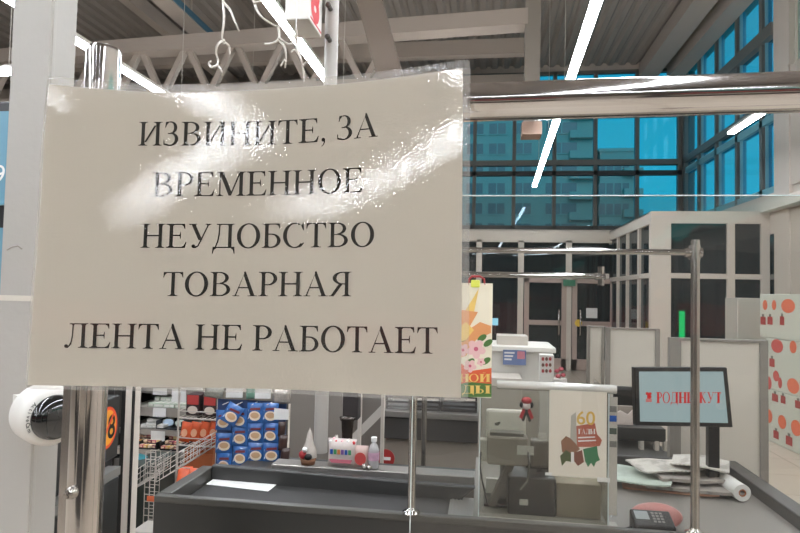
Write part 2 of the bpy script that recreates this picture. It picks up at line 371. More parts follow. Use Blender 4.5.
for x,y0,y1 in ((-6.2,3,13.9),(-3.9,3,13.9)): struct('ceiling_beam',MB().beam((x,y0,6.6),(x,y1,6.6),.18,.26),beamm)
a=P(396,96,6.2); c=P(366,-14,6.2); d=(c-a).normalized(); b=MB().beam(a-d*.5,c+d*3.1,.26,.26,up=(0,1,0)).box(a.x-.02,a.x+.28,6.05,6.35,0,a.z-.2).box(a.x-.06,a.x+.32,6.0,6.4,a.z-.25,a.z-.1); struct('trim_4',b,mat('brown_brace_paint',(132,118,106),.6))
# cable tray
t=MB().beam((-4.75,4.2,5.8),(-4.75,9.6,5.8),.3,.06,0).beam((-4.6,4.2,5.84),(-4.6,9.6,5.84),.03,.1,1)
for k in range(4):
    t.cyl((-4.75,5+k*1.3,5.8),(-4.75,5+k*1.3,6.84),.015,6,0)
t=t.build('cable_tray',[beamm,mat('blue_tray_edge',(70,110,130),.5)]); tag(t,'long grey cable tray with a blue edge under the ceiling','cable tray')
# suspended column with box
c=P(531,137,8.2); t=thing('suspended_duct',(c.x,8.2,c.z),'square grey duct hanging from the ceiling with a brown end box','duct')
MB().box(c.x-.1,c.x+.1,8.1,8.3,c.z+.15,ZC-.06).build('shaft',mat('duct_paint',(150,142,132),.6),t)
MB().box(c.x-.13,c.x+.13,8.05,8.35,c.z,c.z+.17).build('end_box',mat('brown_end_box',(150,124,108),.6),t)
# ---------------------------------------------------------------- lamps
lampm=emis('lamp_diffuser',(240,246,255),43)
for x,y0,y1,lab in ((-1.69,-5,9.4,'long linear ceiling light ending behind the top of the white notice'),(.97,-5,12.5,'longest linear ceiling light, running down to the blue back windows'),(3.23,-5,8.5,'linear ceiling light nearest the glazed right wall'),(-5.6,-5,5.2,'linear ceiling light farthest to the side of the white column'),(-3.72,-5,10.5,'linear ceiling light crossing behind the chrome post top')):
    t=thing('linear_light',(x,(y0+y1)/2,3.8),lab,'ceiling light','rows of linear ceiling lights')
    xo=x-.383 if x==.97 else x; xw=lambda k:xo+(x-xo)*(k-y0)/(y1-y0)
    MB().beam((xo,y0,3.8125),(x,y1,3.8125),.08,.025).build('diffuser',lampm,t)
    b=MB().beam((xo,y0+.01,3.848),(x,y1-.01,3.848),.07,.044)
    k=y0+.8
    while k<y1: b.cyl((xw(k),k,3.87),(xw(k),k,ZC-.06),.004,6); k+=2.2
    b.build('housing',alum,t)
for x0,y0,x1,y1,lab in ((-3.9,-5.6,-11.5,-13.2,'unseen slanted light added to reflect over the first letters of the notice'),(-1.75,-6.45,-7.6,-12.3,'unseen slanted light added to reflect toward the outer edge of the notice'),(1.4,-6.3,-.7,-8.4,'shorter unseen slanted light added to brighten the notice'),(3.4,-7.3,1.6,-9.1,'short unseen slanted light added beside the solid side wall')):  # unseen rows added behind the camera for streaks and frontal light on the notice
    t=thing('linear_light',((x0+x1)/2,(y0+y1)/2,3.8),lab,'ceiling light','rows of linear ceiling lights')
    MB().beam((x0,y0,3.8125),(x1,y1,3.8125),.08,.025).build('diffuser',lampm,t)
    b=MB().beam((x0,y0,3.848),(x1,y1,3.848),.07,.044)
    for k in (.1,.5,.9): b.cyl((x0+(x1-x0)*k,y0+(y1-y0)*k,3.87),(x0+(x1-x0)*k,y0+(y1-y0)*k,ZC-.06),.004,6)
    b.build('housing',alum,t)
a=P(-6,76,5.6); c=P(17,73.5,5.6); t=thing('linear_light',(c.x,5.6,c.z),'short crosswise light left of the white column','ceiling light','rows of linear ceiling lights')
MB().box(c.x-1.5,c.x,5.55,5.65,c.z,c.z+.04).build('diffuser',lampm,t); MB().box(c.x-1.5,c.x,5.56,5.64,c.z+.041,c.z+.08).cyl((c.x-.1,5.6,c.z+.08),(c.x-.1,5.6,ZC-.06),.004,6).build('housing',alum,t)
# ================================================================= serif lettering
def arcband(cx,cy,ro,so,ri,si,a0,a1,dx=0,n=16):
    out=[]
    for i in range(n):
        a=R(a0+(a1-a0)*i/n); c=R(a0+(a1-a0)*(i+1)/n)
        out.append([(cx+ro*math.cos(a),cy+so*math.sin(a)),(cx+ro*math.cos(c),cy+so*math.sin(c)),(cx+dx+ri*math.cos(c),cy+si*math.sin(c)),(cx+dx+ri*math.cos(a),cy+si*math.sin(a))])
    return out
def rc(x0,x1,y0,y1): return [(x0,y0),(x1,y0),(x1,y1),(x0,y1)]
def ser(x0,x1,y,up,e=78,h=20):   # serif slab with brackets on stem x0..x1 at height y
    s=1 if up else -1
    return [rc(x0-e,x1+e,min(y,y+s*h),max(y,y+s*h)),[(x0-e*.5,y+s*h),(x0,y+s*h),(x0,y+s*55)],[(x1,y+s*h),(x1+e*.5,y+s*h),(x1,y+s*55)]]
def stem(x0,x1,y0=0,y1=662,bs=True,ts=True,e=78):
    o=[rc(x0,x1,y0,y1)]
    if bs: o+=ser(x0,x1,y0,True,e)
    if ts: o+=ser(x0,x1,y1,False,e)
    return o
def ln(x0,y0,x1,y1,w):   # stroke with horizontal width w
    return [(x0,y0),(x0+w,y0),(x1+w,y1),(x1,y1)]
def topflick(x,y,s): return [(x,y),(x+s*26,y),(x+s*34,y-150),(x+s*18,y-150),(x-s*20,y-60),(x-s*80,y-34),(x-s*80,y)]
T=100
def G():
    g={}
    g['Н']=(722,stem(100,100+T)+stem(522,522+T)+[rc(200,522,316,356)])
    g['И']=(722,stem(100,100+T)+stem(522,522+T)+[ln(190,95,470,560,58)])
    g['Й']=(722,g['И'][1]+arcband(361,800,90,70,60,48,180,360))
    g['Е']=(611,[rc(110,110+T,0,662)]+[rc(20,560,0,28),rc(20,545,634,662),rc(210,420,326,362),[(400,362),(418,440),(432,440),(432,250),(418,250),(400,326)],
        [(560,0),(600,165),(582,165),(520,60),(450,28),(450,0)],[(545,662),(552,520),(534,520),(500,600),(440,634),(440,662)],[(210,28),(250,28),(210,60)],[(210,634),(210,602),(250,634)],[(60,28),(110,28),(110,60)],[(60,634),(110,634),(110,602)]])
    g['Т']=(611,[rc(255,255+T,0,662),rc(50,560,632,662)]+ser(255,355,0,True,90)+[[(30,662),(22,510),(40,510),(72,595),(130,632),(130,662)],[(580,662),(588,510),(570,510),(538,595),(480,632),(480,662)]])
    g['В']=(655,stem(110,110+T,e=82,)+arcband(300,500,250,162,148,130,-90,90)+arcband(310,180,292,180,185,148,-90,90)+[rc(200,315,634,662),rc(200,320,328,352),rc(200,320,0,32)])
    g['Р']=(570,stem(110,110+T,e=85)+arcband(290,478,262,184,155,150,-90,90)+[rc(200,300,628,662),rc(200,300,294,328)])
    g['М']=(889,stem(125,160,e=88)+stem(700,700+T,e=80)+[[(110,662),(225,662),(475,110),(430,10),(400,10)],[(130,662),(235,662),(490,90),(425,8)],[(425,8),(470,8),(735,640),(700,662),(700,662)]])
    g['О']=(722,arcband(361,331,331,345,218,312,0,360,n=36))
    g['С']=(667,arcband(366,331,336,345,224,312,62,318,n=30)+[[(515,636),(560,600),(592,676),(610,676),(622,470),(602,470),(560,560)],[(612,140),(640,128),(560,30),(500,0),(480,40)]])
    g['У']=(708,[ln(110,662,330,215,112)]+[[(590,662),(630,662),(400,170),(330,40),(260,0),(240,40),(310,70),(345,150)]]+ser(95,225,662,False,50)+ser(575,620,662,False,60)+[[(190+55*math.cos(a*.5236),48+52*math.sin(a*.5236)) for a in range(12)],rc(190,265,-3,30)])
    g['Д']=(682,[rc(465,465+T,20,662),rc(150,600,634,662)]+ser(465,565,662,False,70)+ser(210,240,662,False,80)+[[(195,634),(235,634),(225,380),(190,180),(130,30),(90,30),(150,180),(185,380)],rc(60,630,0,34),
        [(60,34),(30,34),(18,-160),(38,-160),(70,-50),(140,0),(140,34)],[(630,34),(650,34),(660,-160),(640,-160),(610,-50),(540,0),(540,34)]])
    g['Б']=(590,[rc(105,105+T,0,662)]+ser(105,205,0,True,82)+ser(105,205,662,False,82)+[rc(200,500,632,662),topflick(500,662,1)]+arcband(300,195,255,195,150,160,-90,90)+[rc(200,305,356,390),rc(200,305,0,34)])
    g['А']=(722,[[(330,674),(372,674),(632,30),(520,30),(320,560)],[(345,640),(315,560),(120,30),(80,30),(325,600)],rc(195,500,215,250)]+[rc(14,205,0,20),rc(440,706,0,20),[(80,30),(120,30),(140,20),(60,20)],[(520,30),(632,30),(660,20),(500,20)]])
    g['Л']=(690,[rc(480,480+T,0,662),rc(140,620,634,662)]+ser(480,580,0,True,78)+ser(480,580,662,False,70)+ser(225,255,662,False,80)+[[(218,634),(260,634),(250,300),(215,90),(130,0),(90,-8),(80,40),(140,60),(190,160),(214,330)],[(72+52*math.cos(a*.5236),42+50*math.sin(a*.5236)) for a in range(12)],rc(70,130,-8,30)])
    g['Я']=(667,stem(460,460+T,e=80)+arcband(385,490,275,172,165,140,90,270)+[rc(370,470,632,662),rc(370,470,318,350),[(300,350),(410,350),(165,20),(90,20),(60,40),(85,50)],rc(10,150,0,24)])
    g['З']=(510,arcband(225,500,190,176,95,145,-95,110)+arcband(215,180,245,192,140,158,-125,85)+[rc(150,260,322,352),[(80,660),(62,500),(82,500),(110,580),(170,640),(160,672)],[(60,62),(50,160),(30,160),(30,30),(80,10),(130,0),(130,40)]])
    g[',']=(250,[[(125+55*math.cos(a*.5236),50+52*math.sin(a*.5236)) for a in range(12)],[(178,55),(172,-30),(130,-100),(80,-140),(72,-125),(120,-80),(140,-20),(135,20)]])
    g['Ы']=(850,stem(100,100+T,e=70)+arcband(290,190,240,190,140,158,-90,90)+[rc(200,295,350,382),rc(200,295,0,34)]+stem(650,650+T,e=65))
    g['К']=(700,stem(100,100+T)+[[(200,330),(240,330),(560,640),(500,640)],[(270,380),(340,440),(660,20),(520,20)],rc(470,700,0,20),rc(450,640,642,662)])
    g['Г']=(560,[rc(110,110+T,0,662)]+ser(110,210,0,True)+ser(110,210,662,False)+[rc(200,500,632,662),topflick(500,662,1)])
    g[' ']=(250,[])
    return g
GL=G()
T=200; GB=G(); T=100
def layout(t,tbl=GL):
    out=[];x=0
    for ch in t:
        adv,ps=tbl[ch]
        for p in ps: out.append([(x+a,b) for a,b in p])
        x+=adv
    return out,x
def interp(tab,x):
    if x<=tab[0][0]: i=0
    elif x>=tab[-1][0]: i=len(tab)-2
    else: i=max(k for k in range(len(tab)-1) if tab[k][0]<=x)
    (a,b),(c,d)=tab[i],tab[i+1]; 
    # catmull slopes for smoothness
    def sl(k):
        k0=max(0,k-1);k1=min(len(tab)-1,k+1); return (tab[k1][1]-tab[k0][1])/(tab[k1][0]-tab[k0][0])
    t=(x-a)/(c-a); h=c-a; m0=sl(i)*h; m1=sl(i+1)*h
    if t<0 or t>1: return b+(d-b)*t
    return (2*t**3-3*t*t+1)*b+(t**3-2*t*t+t)*m0+(-2*t**3+3*t*t)*d+(t**3-t*t)*m1
# ================================================================= the laminated notice (a bent sheet hanging on the rail)
def sheetY(px,py):
    k=(px-48)/415; y=1/((1-k)/.440+k/.412)
    v=(py-80)/310
    return y+.004*math.sin(math.pi*min(max(k,0),1))*max(0,1-v)**1.5-.004*math.cos(2.2*math.pi*k)*(v**2)*.6
def SH(px,py,off=0): 
    Y=sheetY(px,py); return P(px,py,Y-off)
TOP=[(40,83),(49,84.2),(120,90.3),(200,92.4),(325,85.2),(400,77),(463,67.8),(472,66.5)]
BOT=[(20,385),(29,385.3),(130,386.5),(300,390),(380,394.5),(461,398),(470,398.3)]
LEF=[(70,50),(84,49),(133,44.5),(200,40.5),(266,35.5),(330,31),(385,27.5),(392,27)]
def edge(u,v,eL=0,eR=0,eT=0,eB=0):
    px=48+u*415; py=interp(TOP,px)+v*(interp(BOT,px)-interp(TOP,px))
    for _ in range(3):
        l=interp(LEF,py)-eL; r=463-(py-68)*2/330+eR; px=l+(r-l)*u
        t=interp(TOP,px)-eT; bb=interp(BOT,px)+eB; py=t+(bb-t)*v
    return px,py
c0=SH(250,240)
sign=thing('laminated_notice',(c0.x,.44,c0.z),'large laminated white notice with black serif lettering hung across the chrome barrier','notice')
def sheet(nu,nv,th,**k):
    b=MB(); vs=[];off=k.pop('off',0)
    g=[[edge(i/nu,j/nv,**k) for i in range(nu+1)] for j in range(nv+1)]
    cr=k.get('eT',0)*.8
    for j in range(nv+1):
        for i in range(nu+1):
            x,y=g[j][i]
            vs.append(SH(x,y,off))
    for j in range(nv+1):
        for i in range(nu+1):
            x,y=g[j][i]; vs.append(SH(x,y,off-th))
    N=(nu+1)*(nv+1); q=lambda i,j:j*(nu+1)+i
    fs=[(q(i,j),q(i,j+1),q(i+1,j+1),q(i+1,j)) for j in range(nv) for i in range(nu)]
    b.add(vs[:N],fs,0,True)
    b.add(vs[N:],[f[::-1] for f in fs],0,True)
    bd=[(i,0) for i in range(nu)]+[(nu,j) for j in range(nv)]+[(nu-i,nv) for i in range(nu)]+[(0,nv-j) for j in range(nv)]
    ids=[q(i,j) for i,j in bd]; n=len(ids)
    ring=[vs[i] for i in ids]+[vs[i+N] for i in ids]
    b.add(ring,[(i,n+i,n+(i+1)%n,(i+1)%n) for i in range(n)])
    return b
sheet(60,44,.0002).build('paper',paperm,sign)
lamin=clear('laminate_film',(246,244,240),haze=.008,hazec=(240,235,225),ior=1.55,rough=.02,bumps=[(640,.00004),(20,.0003)])
lamin2=clear('laminate_margin',(238,236,232),haze=.2,hazec=(235,230,222),ior=1.5,rough=.08,bumps=[(700,.0001)])
def marg():
    # clear border around the paper: ring of quads
    b=MB(); N=60; outer=[];inner=[]
    def cornered(u,v):
        return edge(u,v,eL=2.5,eR=7.5,eT=8.5,eB=4)
    per=[(i/N,0) for i in range(N)]+[(1,i/N) for i in range(N)]+[(1-i/N,1) for i in range(N)]+[(0,1-i/N) for i in range(N)]
    for (u,v) in per:
        a=edge(u,v); o=cornered(u,v)
        outer.append(o); inner.append(a)
    # round the corners of the film
    def rnd(o,k,dx,dy,r=5):
        return o
    n=len(per)
    cs=[outer[0],outer[N],outer[2*N],outer[3*N]]
    for i,o in enumerate(outer):
        for (cx,cy),(sx,sy) in zip(cs,((1,1),(-1,1),(-1,-1),(1,-1))):
            r=6; ccx=cx+sx*r; ccy=cy+sy*r
            if (o[0]-ccx)*sx<0 and (o[1]-ccy)*sy<0:
                d=math.hypot(o[0]-ccx,o[1]-ccy); 
                if d>r: outer[i]=(ccx+(o[0]-ccx)*r/d,ccy+(o[1]-ccy)*r/d)
    vs=[SH(*p,.0003) for p in outer]+[SH(*p,.0003) for p in inner]
    b.add(vs,[(i,n+i,n+(i+1)%n,(i+1)%n) for i in range(n)],0,True)
    # raised film edge
    vs=[SH(*p,.0008) for p in outer]+[SH(*p,-.0006) for p in outer]
    b.add(vs,[(i,n+i,n+(i+1)%n,(i+1)%n) for i in range(n)],1)
    return b
sheet(60,44,.0001,off=.0009).build('laminate_film',lamin,sign)
marg().build('film_border',[lamin2,mat('film_edge',(214,210,202),.3)],sign)
b=MB()
def textline(t,x0,x1,base,h0,h1):
    ps,wd=layout(t); ps=[[(a,c) for a,c in p] for p in ps]
    lo=min(a for p in ps for a,c in p); hi=max(a for p in ps for a,c in p)
    for p in ps:
        pts=[]
        for a,c in p:
            px=x0+(a-lo)*(x1-x0)/(hi-lo); h=(h0+(h1-h0)*(px-x0)/(x1-x0))*c/662
            sk=.062*(1-(px-48)/415); pts.append(SH(px+h*sk,interp(base,px)-h,.0005))
        b.poly(pts)
textline('ИЗВИНИТЕ, ЗА',138.2,378,[(138,145.6),(235,145.4),(275,144.5),(317,142),(378,136.4)],23.7,24)
textline('ВРЕМЕННОЕ',152,362.6,[(150,196.4),(230,196),(310,194.3),(363,192)],24,24.6)
textline('НЕУДОБСТВО',140.4,374,[(140,247.8),(250,248),(374,246.6)],24,24.6)
textline('ТОВАРНАЯ',162.5,351,[(160,296),(250,296.2),(352,296.3)],24,24.6)
textline('ЛЕНТА НЕ РАБОТАЕТ',64,437.6,[(60,347.5),(180,349.2),(300,351.4),(438,353.8)],24.4,26.4)
b.build('lettering',ink,sign)
# ================================================================= chrome barrier
ba=P(102,100,.472); bb=P(80,500,.472); rz=P(640,99,.46).z
t=thing('chrome_barrier',(ba.x,.472,0),'thick polished chrome post and rail that the notice hangs on','barrier')
MB().cyl((ba.x,.472,0),(ba.x,.472,P(102,52,.472).z),.0141,40).lathe((ba.x,.472,P(102,52,.472).z),[(.0141,0),(.0125,.003),(.009,.0045),(.0001,.005)],40).cyl((ba.x,.472,0),(ba.x,.472,.012),.05,32).build('post',chrome,t)
za_=P(470,103.7,.463).z; zb_=P(800,94.5,.463).z; xa_=P(470,100,.463).x; xb_=P(800,100,.463).x
zl2=lambda x: za_+(zb_-za_)*(x-xa_)/(xb_-xa_)
MB().cyl((ba.x+.012,.464,zl2(ba.x)),(.62,.452,zl2(.62)),.0145,40).build('rail',chrome,t)
MB().cyl((.62,.448,0),(.62,.448,rz+.05),.0148,32).cyl((.62,.448,0),(.62,.448,.012),.05,32).build('post',chrome,t)
c=P(71,493,.456); MB().lathe(c,[(.0052,-.006),(.0052,0),(.0045,.0022),(.0025,.0035),(.0001,.0038)],20,0,(0,-1,0)).box(c.x-.0035,c.x+.0035,c.y-.0046,c.y-.0036,c.z-.0006,c.z+.0006).box(c.x-.0006,c.x+.0006,c.y-.0046,c.y-.0036,c.z-.0035,c.z+.0035).build('bolt',mat('zinc_bolt',(170,165,158),.25,1.),t)
# flat bar beside the post
c=P(66,500,.49); MB().box(c.x-.005,c.x+.006,.487,.496,0,P(66,330,.49).z).build('flat_bar',chrome2,t)
# ================================================================= white column with camera
b=MB().box(-.803,-.731,.9,.963,0,4.2).box(-.7325,-.7295,.9035,.912,0,4.2)
struct('column',b,white_paint,bevel=.002)
a=P(-2,296,.897); c=P(28,301,.897); t=MB().box(-.804,-.731,.8985,.8995,P(20,301,.9).z,P(20,295.5,.9).z).box(-.7305,-.7295,.9,.93,P(20,301,.9).z,P(20,295.5,.9).z).build('masking_tape',mat('yellowed_tape',(206,200,186),.5)); tag(t,'strip of pale masking tape stuck around the white column','tape')
cc=P(49,415,.86); ax=Vector((.87,-.49,-.03)).normalized()
t=thing('security_camera',cc,'white round camera with a black glossy lens on the white column','camera')
base=cc-ax*.03
MB().lathe(base,[(.001,-.012),(.040,-.012),(.0455,0),(.0465,.03),(.0445,.043),(.0395,.049),(.034,.050)],48,0,ax).build('housing',offwhite,t)
ux=Vector((0,0,1)).cross(ax).normalized(); uz=ax.cross(ux)
lc=base+ax*.050
MB().lathe(lc,[(.0345,0),(.033,.006),(.027,.013),(.016,.018),(.0001,.020)],40,0,ax).build('lens_dome',mat('glossy_black_dome',(18,20,20),.06,coat=1.),t)
# lettering along the rim, curving down the left of the lens
b=MB(); word='ActiveCam'
for i,ch in enumerate(word):
    an=R(138+i*7.6); rr=.0372; pos=lc+(ux*math.cos(an)+uz*math.sin(an))*rr+ax*.0006
    tw=ux*-math.sin(an)+uz*math.cos(an); rd=ux*math.cos(an)+uz*math.sin(an)
    pos=pos+ax*(-.0003)
    b.text(ch,.0078,pos+rd*.003,tw,rd*-1.0,bold=.0001)
b.build('brand_lettering',ink,t)
b=MB().beam(base-ax*.012,Vector((-.745,.905,base.z)),.045,.045); b.build('bracket',offwhite,t)
# ================================================================= blue cooler far left
Yf=2.1
t=thing('drinks_cooler',(P(-20,300,Yf).x,Yf+.3,0),'tall blue cooler with white digits glimpsed left of the white column','cooler')
x0=P(-70,300,Yf).x; x1=P(26,300,Yf).x
zz=lambda y:P(5,y,Yf).z
b=MB().box(x0,x1,Yf+.01,Yf+.6,0,zz(100),0); b.build('body',black,t,bevel=.01)
MB().box(x0,x1,Yf-.01,Yf+.0099,zz(205),zz(112)).box(x0,x1,Yf-.01,Yf+.0099,zz(308),zz(228)).build('blue_panel',mat('blue_cooler_panel',(96,142,162),.35),t)
MB().box(x0,x1,Yf-.01,Yf+.0099,zz(520),zz(320)).build('lower_panel',mat('blue_grey_panel',(96,108,118),.4),t)
b=MB().text('9',.10,(P(-4,183,Yf).x,Yf-.0115,zz(183)),(1,0,0),(0,0,1)); 
x=P(-14,250,Yf).x; b.text('ЛШ',.055,(x-.02,Yf-.0115,zz(252)),(1,0,0),(0,0,1)); b.text('АЯШ',.05,(x-.05,Yf-.0115,zz(266)),(1,0,0),(0,0,1))
b.build('lettering',white_p,t)
# ================================================================= dark cigarette cabinet with 18 sticker
A=P(57,430,1.22); B=P(120,430,1.52); A.z=B.z=0
ud=(B-A).normalized(); nd=Vector((ud.y,-ud.x,0)); bk=-nd*.35
t=thing('dark_cabinet',A,'black cabinet with an orange age limit sticker behind the chrome post','cabinet')
def fz(px,py): 
    d=ray(px,py); tt=((A-Vector((0,0,EYE))).dot(nd))/d.dot(nd); return d*tt+Vector((0,0,EYE))
def pris(x0,x1,yt,yb,m=0,b=None,off=0):
    b=b or MB(); p0=fz(x0,(yt+yb)/2);p1=fz(x1,(yt+yb)/2); zt_=fz(x1,yt).z; zb_=fz(x1,yb).z
    q=[Vector((p0.x,p0.y,zb_)),Vector((p1.x,p1.y,zb_)),Vector((p1.x,p1.y,zt_)),Vector((p0.x,p0.y,zt_))]
    return b.prism([v+nd*off for v in q],bk)
pris(50,119,395,455).build('upper_box',mat('charcoal_cabinet',(44,44,42),.35),t,bevel=.004)
bq=MB(); p0=fz(50,480);p1=fz(119,480); zt_=fz(119,476).z
bq.prism([Vector((p0.x,p0.y,0)),Vector((p1.x,p1.y,0)),Vector((p1.x,p1.y,zt_)),Vector((p0.x,p0.y,zt_))],bk).build('lower_box',MATS['charcoal_cabinet'],t,bevel=.004)
pris(50,119,466,474,off=.004).build('grey_ledge',greypl,t)
pris(47,122,456,466,off=-.03).build('recess',black,t)
cs=fz(107,428); up=Vector((0,0,1)); k=.054
b=MB(); b.ell(cs+nd*.001,k,k,ud,up,28,0,.002).ell(cs+nd*.0016,k*.84,k*.84,ud,up,28,1,.001)
b.text('18',.084,cs+nd*.0022-ud*.043-up*.029,ud,up,2,bold=.0012)
d1=(ud+up*1.1).normalized(); d2=(ud*-1.1+up).normalized(); c_=cs+nd*.0026
b.poly([c_-d1*k*.84-d2*.004,c_+d1*k*.84-d2*.004,c_+d1*k*.84+d2*.004,c_-d1*k*.84+d2*.004],0)
b.build('age_limit_sticker',[mat('sticker_red',(225,80,40),.5),mat('sticker_orange',(240,160,50),.5),ink],t)
# white profile
Yp=1.75; x0=P(124.5,430,Yp).x; x1=P(130.5,430,Yp).x
struct('trim_5',MB().box(x0,x1,Yp,Yp+.05,0,2.1).box(x0-.02,x0,Yp+.01,Yp+.05,0,2.1,1).box(x1,x1+.004,Yp+.002,Yp+.012,0,2.1,1),[vest_m,black])  # left black strip stands in for the shadow gap beside the profile
# ================================================================= near acrylic pane with a card
Yg=1.27
hazeg=clear('hazy_acrylic',(240,240,238),haze=.013,hazec=(225,215,205),ior=1.4,smudge=.008,bumps=[(3,.004)],refl=1.0)
xa=P(412,450,Yg).x; zg=P(620,196,Yg).z
t=thing('acrylic_screen',((xa+1.1)/2,Yg,0),'wide clear acrylic screen with a bright top edge behind the chrome rail','screen')
MB().box(xa,1.05,Yg,Yg+.004,.06,zg).build('pane',hazeg,t)
MB().box(xa,1.05,Yg-.0005,Yg+.0045,zg,zg+.0022).box(xa-.002,xa,Yg-.0005,Yg+.0045,.06,zg+.0022).box(1.05,1.052,Yg-.0005,Yg+.0045,.06,zg).build('polished_edge',mat('acrylic_edge',(210,218,216),.2),t)
MB().box(xa-.02,1.07,Yg-.02,Yg+.024,0,.06).build('foot_clamp',alum,t)
# printed card on the pane
Yk=Yg-.004
def K(px,py,o=0): return P(px,py,Yk-o)
t=thing('flower_card',K(468,390),'tall cream card with pink blossoms hung on the clear screen beside the notice','card')
x0,x1,z0,z1=XZ(443,283,492,397,Yk)
MB().box(x0,x1,Yk,Yk+.003,z0,z1).build('card_board',mat('card_board',(224,214,190),.5),t)
def pp(b,pts,m,o=.0004): b.poly([K(x,y,o) for x,y in pts],m)
b=MB(); 
pp(b,[(443,384),(491.5,381),(491.5,397),(443,397)],1,.0004); pp(b,[(443,362),(455,358),(470,371),(491.5,368),(491.5,384),(470,382),(443,387)],0,.0006)
pp(b,[(460,345),(468,330),(480,322),(491,326),(491,333),(476,340),(466,356),(452,360)],2,.0005)
pp(b,[(458,322),(472,300),(479,288),(474,312),(468,326),(462,336)],3,.0007)
pp(b,[(450,318),(462,310),(478,312),(470,326),(456,338)],2,.0008)
pp(b,[(456,330),(466,322),(474,330),(466,340),(458,342)],3,.0010)
def flower(px,py,r,m):
    for a in range(5):
        q=R(a*72+15); b.ell(K(px+r*.6*math.cos(q),py+r*.6*math.sin(q),.0012+.0001*a),r*.5*.0021,r*.42*.0021,(math.cos(q),0,-math.sin(q)),(math.sin(q),0,math.cos(q)),12,m)
    b.ell(K(px,py,.002),r*.25*.0021,r*.25*.0021,m=5,n=10)
for px,py in ((482,338),(488,343),(464,338),(470,362),(486,361),(462,352)): 
    b.ell(K(px,py,.0009),.011,.006,(.8,0,.6),(-.6,0,.8),12,1)
flower(476,349,9,4); flower(470,366,6,4); flower(463,350,6,4); flower(481,362,4,4)
for tx,x0_,x1_,yb,h in (('НОЙ',458,489.5,382,8),('ДЫ',462,489.5,393.5,8)):
    ps,wd=layout(tx,GB); lo=0
    for p in ps: b.poly([K(x0_+a/wd*(x1_-x0_),yb-c/662*h,.0016) for a,c in p],3)
b.build('print',[mat('card_red',(206,90,52),.5),mat('leaf_green',(74,110,52),.5),mat('petal_orange',(214,146,92),.5),mat('petal_yellow',(226,190,104),.5),mat('blossom_pink',(222,180,176),.5),mat('blossom_core',(190,90,110),.5)],t)
MB().tube([K(469,285,-.002),K(469,279,-.002),K(472,276.5,-.002),K(480,276.5,-.002),K(484,279,-.002),K(485,285,-.002)],.0022,8).build('red_handle',red2,t)
x0,x1,z0,z1=XZ(471,280,480,286,Yk); MB().box(x0,x1,Yk-.004,Yk+.002,z0-.003,z1).build('yellow_cap',mat('cap_yellow',(216,220,90),.5),t,bevel=.002)
# ================================================================= checkout counter
t=thing('checkout_counter',(0,2.3,0),'long dark checkout counter with a black belt, chrome posts and a cashier deck','checkout counter')
XL_,XR_=-1.165,1.16; YF_=2.045; 
MB().box(XL_,XR_,YF_+.01,3.0,0,.74,0).build('body',dark,t,bevel=.006)
MB().box(XL_,1.15,YF_,YF_+.01,.06,.825).build('front_panel',mat('front_laminate',(52,51,48),.4,var=.1,scale=5),t)
MB().box(XL_,XR_,YF_-.004,YF_+.024,.825,.85).box(XL_,XL_+.05,YF_+.028,2.42,.74,.85).build('rim',mat('dark_rim',(84,82,77),.35,.2),t,bevel=.004)
ga=PZ(222,466,.86);gb=PZ(476,488,.852);ga.x=XL_+.05;MB().prism([(ga.x,ga.y,.74),(gb.x-.05,gb.y,.74),(gb.x-.05,gb.y,.81),(gb.x,gb.y,.852),(ga.x,ga.y,.86)],(0,.035,0)).build('belt_guard',mat('belt_guard',(56,55,53),.4),t,bevel=.005)
MB().box(XL_+.05,-.12,YF_+.024,2.44,.74,.80).build('belt',belt,t,bevel=.01)
b=MB().box(-.12,-.03,YF_+.028,2.385,.74,.803,0)
for k in range(6): b.box(-.112+.014*k,-.106+.014*k,YF_+.04,2.37,.803,.806,0)
b.build('scanner_plate',mat('ribbed_plate',(170,166,160),.3,.5),t)
MB().box(XL_+.28,-.03,2.47,2.56,.74,.858).build('back_ledge',steel,t,bevel=.004)
MB().box(-.03,1.09,YF_+.028,2.97,.74,.803).build('deck',mat('grey_deck',(128,123,116),.45),t)
MB().box(1.09,1.16,YF_+.028,3.0,.74,.85).box(.3,1.09,2.97,3.0,.74,.85).build('side_rim',mat('side_rim',(70,68,66),.4),t,bevel=.005)
a=PZ(206,485,.8);c=PZ(220,475,.8);d=PZ(287,477,.8);e=PZ(268,492,.8)
q=MB().prism([v+Vector((0,0,.002)) for v in (a,e,d,c)],(0,0,.0015)).build('receipt_sheet',white_p); tag(q,'blank white sheet of paper lying on the black belt','paper')
# shield frame
def post(px,pyb,top,name='post'):
    g=PZ(px,pyb,.85); return g
t=thing('shield_frame',(.69,YF_+.01,.85),'slim chrome frame with two posts standing on the counter front rim','frame')
zr_=P(600,251.5,YF_+.01).z
for px in (694.8,413):
    x=P(px,430,YF_+.01).x; yy=YF_+.008; zt_=P(695,240,yy).z
    MB().cyl((x,yy,.85),(x,yy,zt_),.0135,24).build('post',chrome2,t)
    MB().lathe((x,yy,.85),[(.0001,.0),(.030,.0),(.030,.005),(.018,.009),(.015,.018),(.0136,.02)],24).build('post_base',chrome,t)
xq=P(695,250,YF_).x; xw=P(413,430,YF_).x
MB().cyl((xw,YF_+.008,zr_),(xq,YF_+.008,zr_),.0095,20).build('rail',chrome,t)
for x in (xq,xw): MB().cyl((x-.028,YF_+.008,zr_),(x+.024,YF_+.008,zr_),.015,20).cyl((x,YF_+.008,zr_-.022),(x,YF_+.008,zr_+.022),.0185,20).build('clamp',chrome2,t)
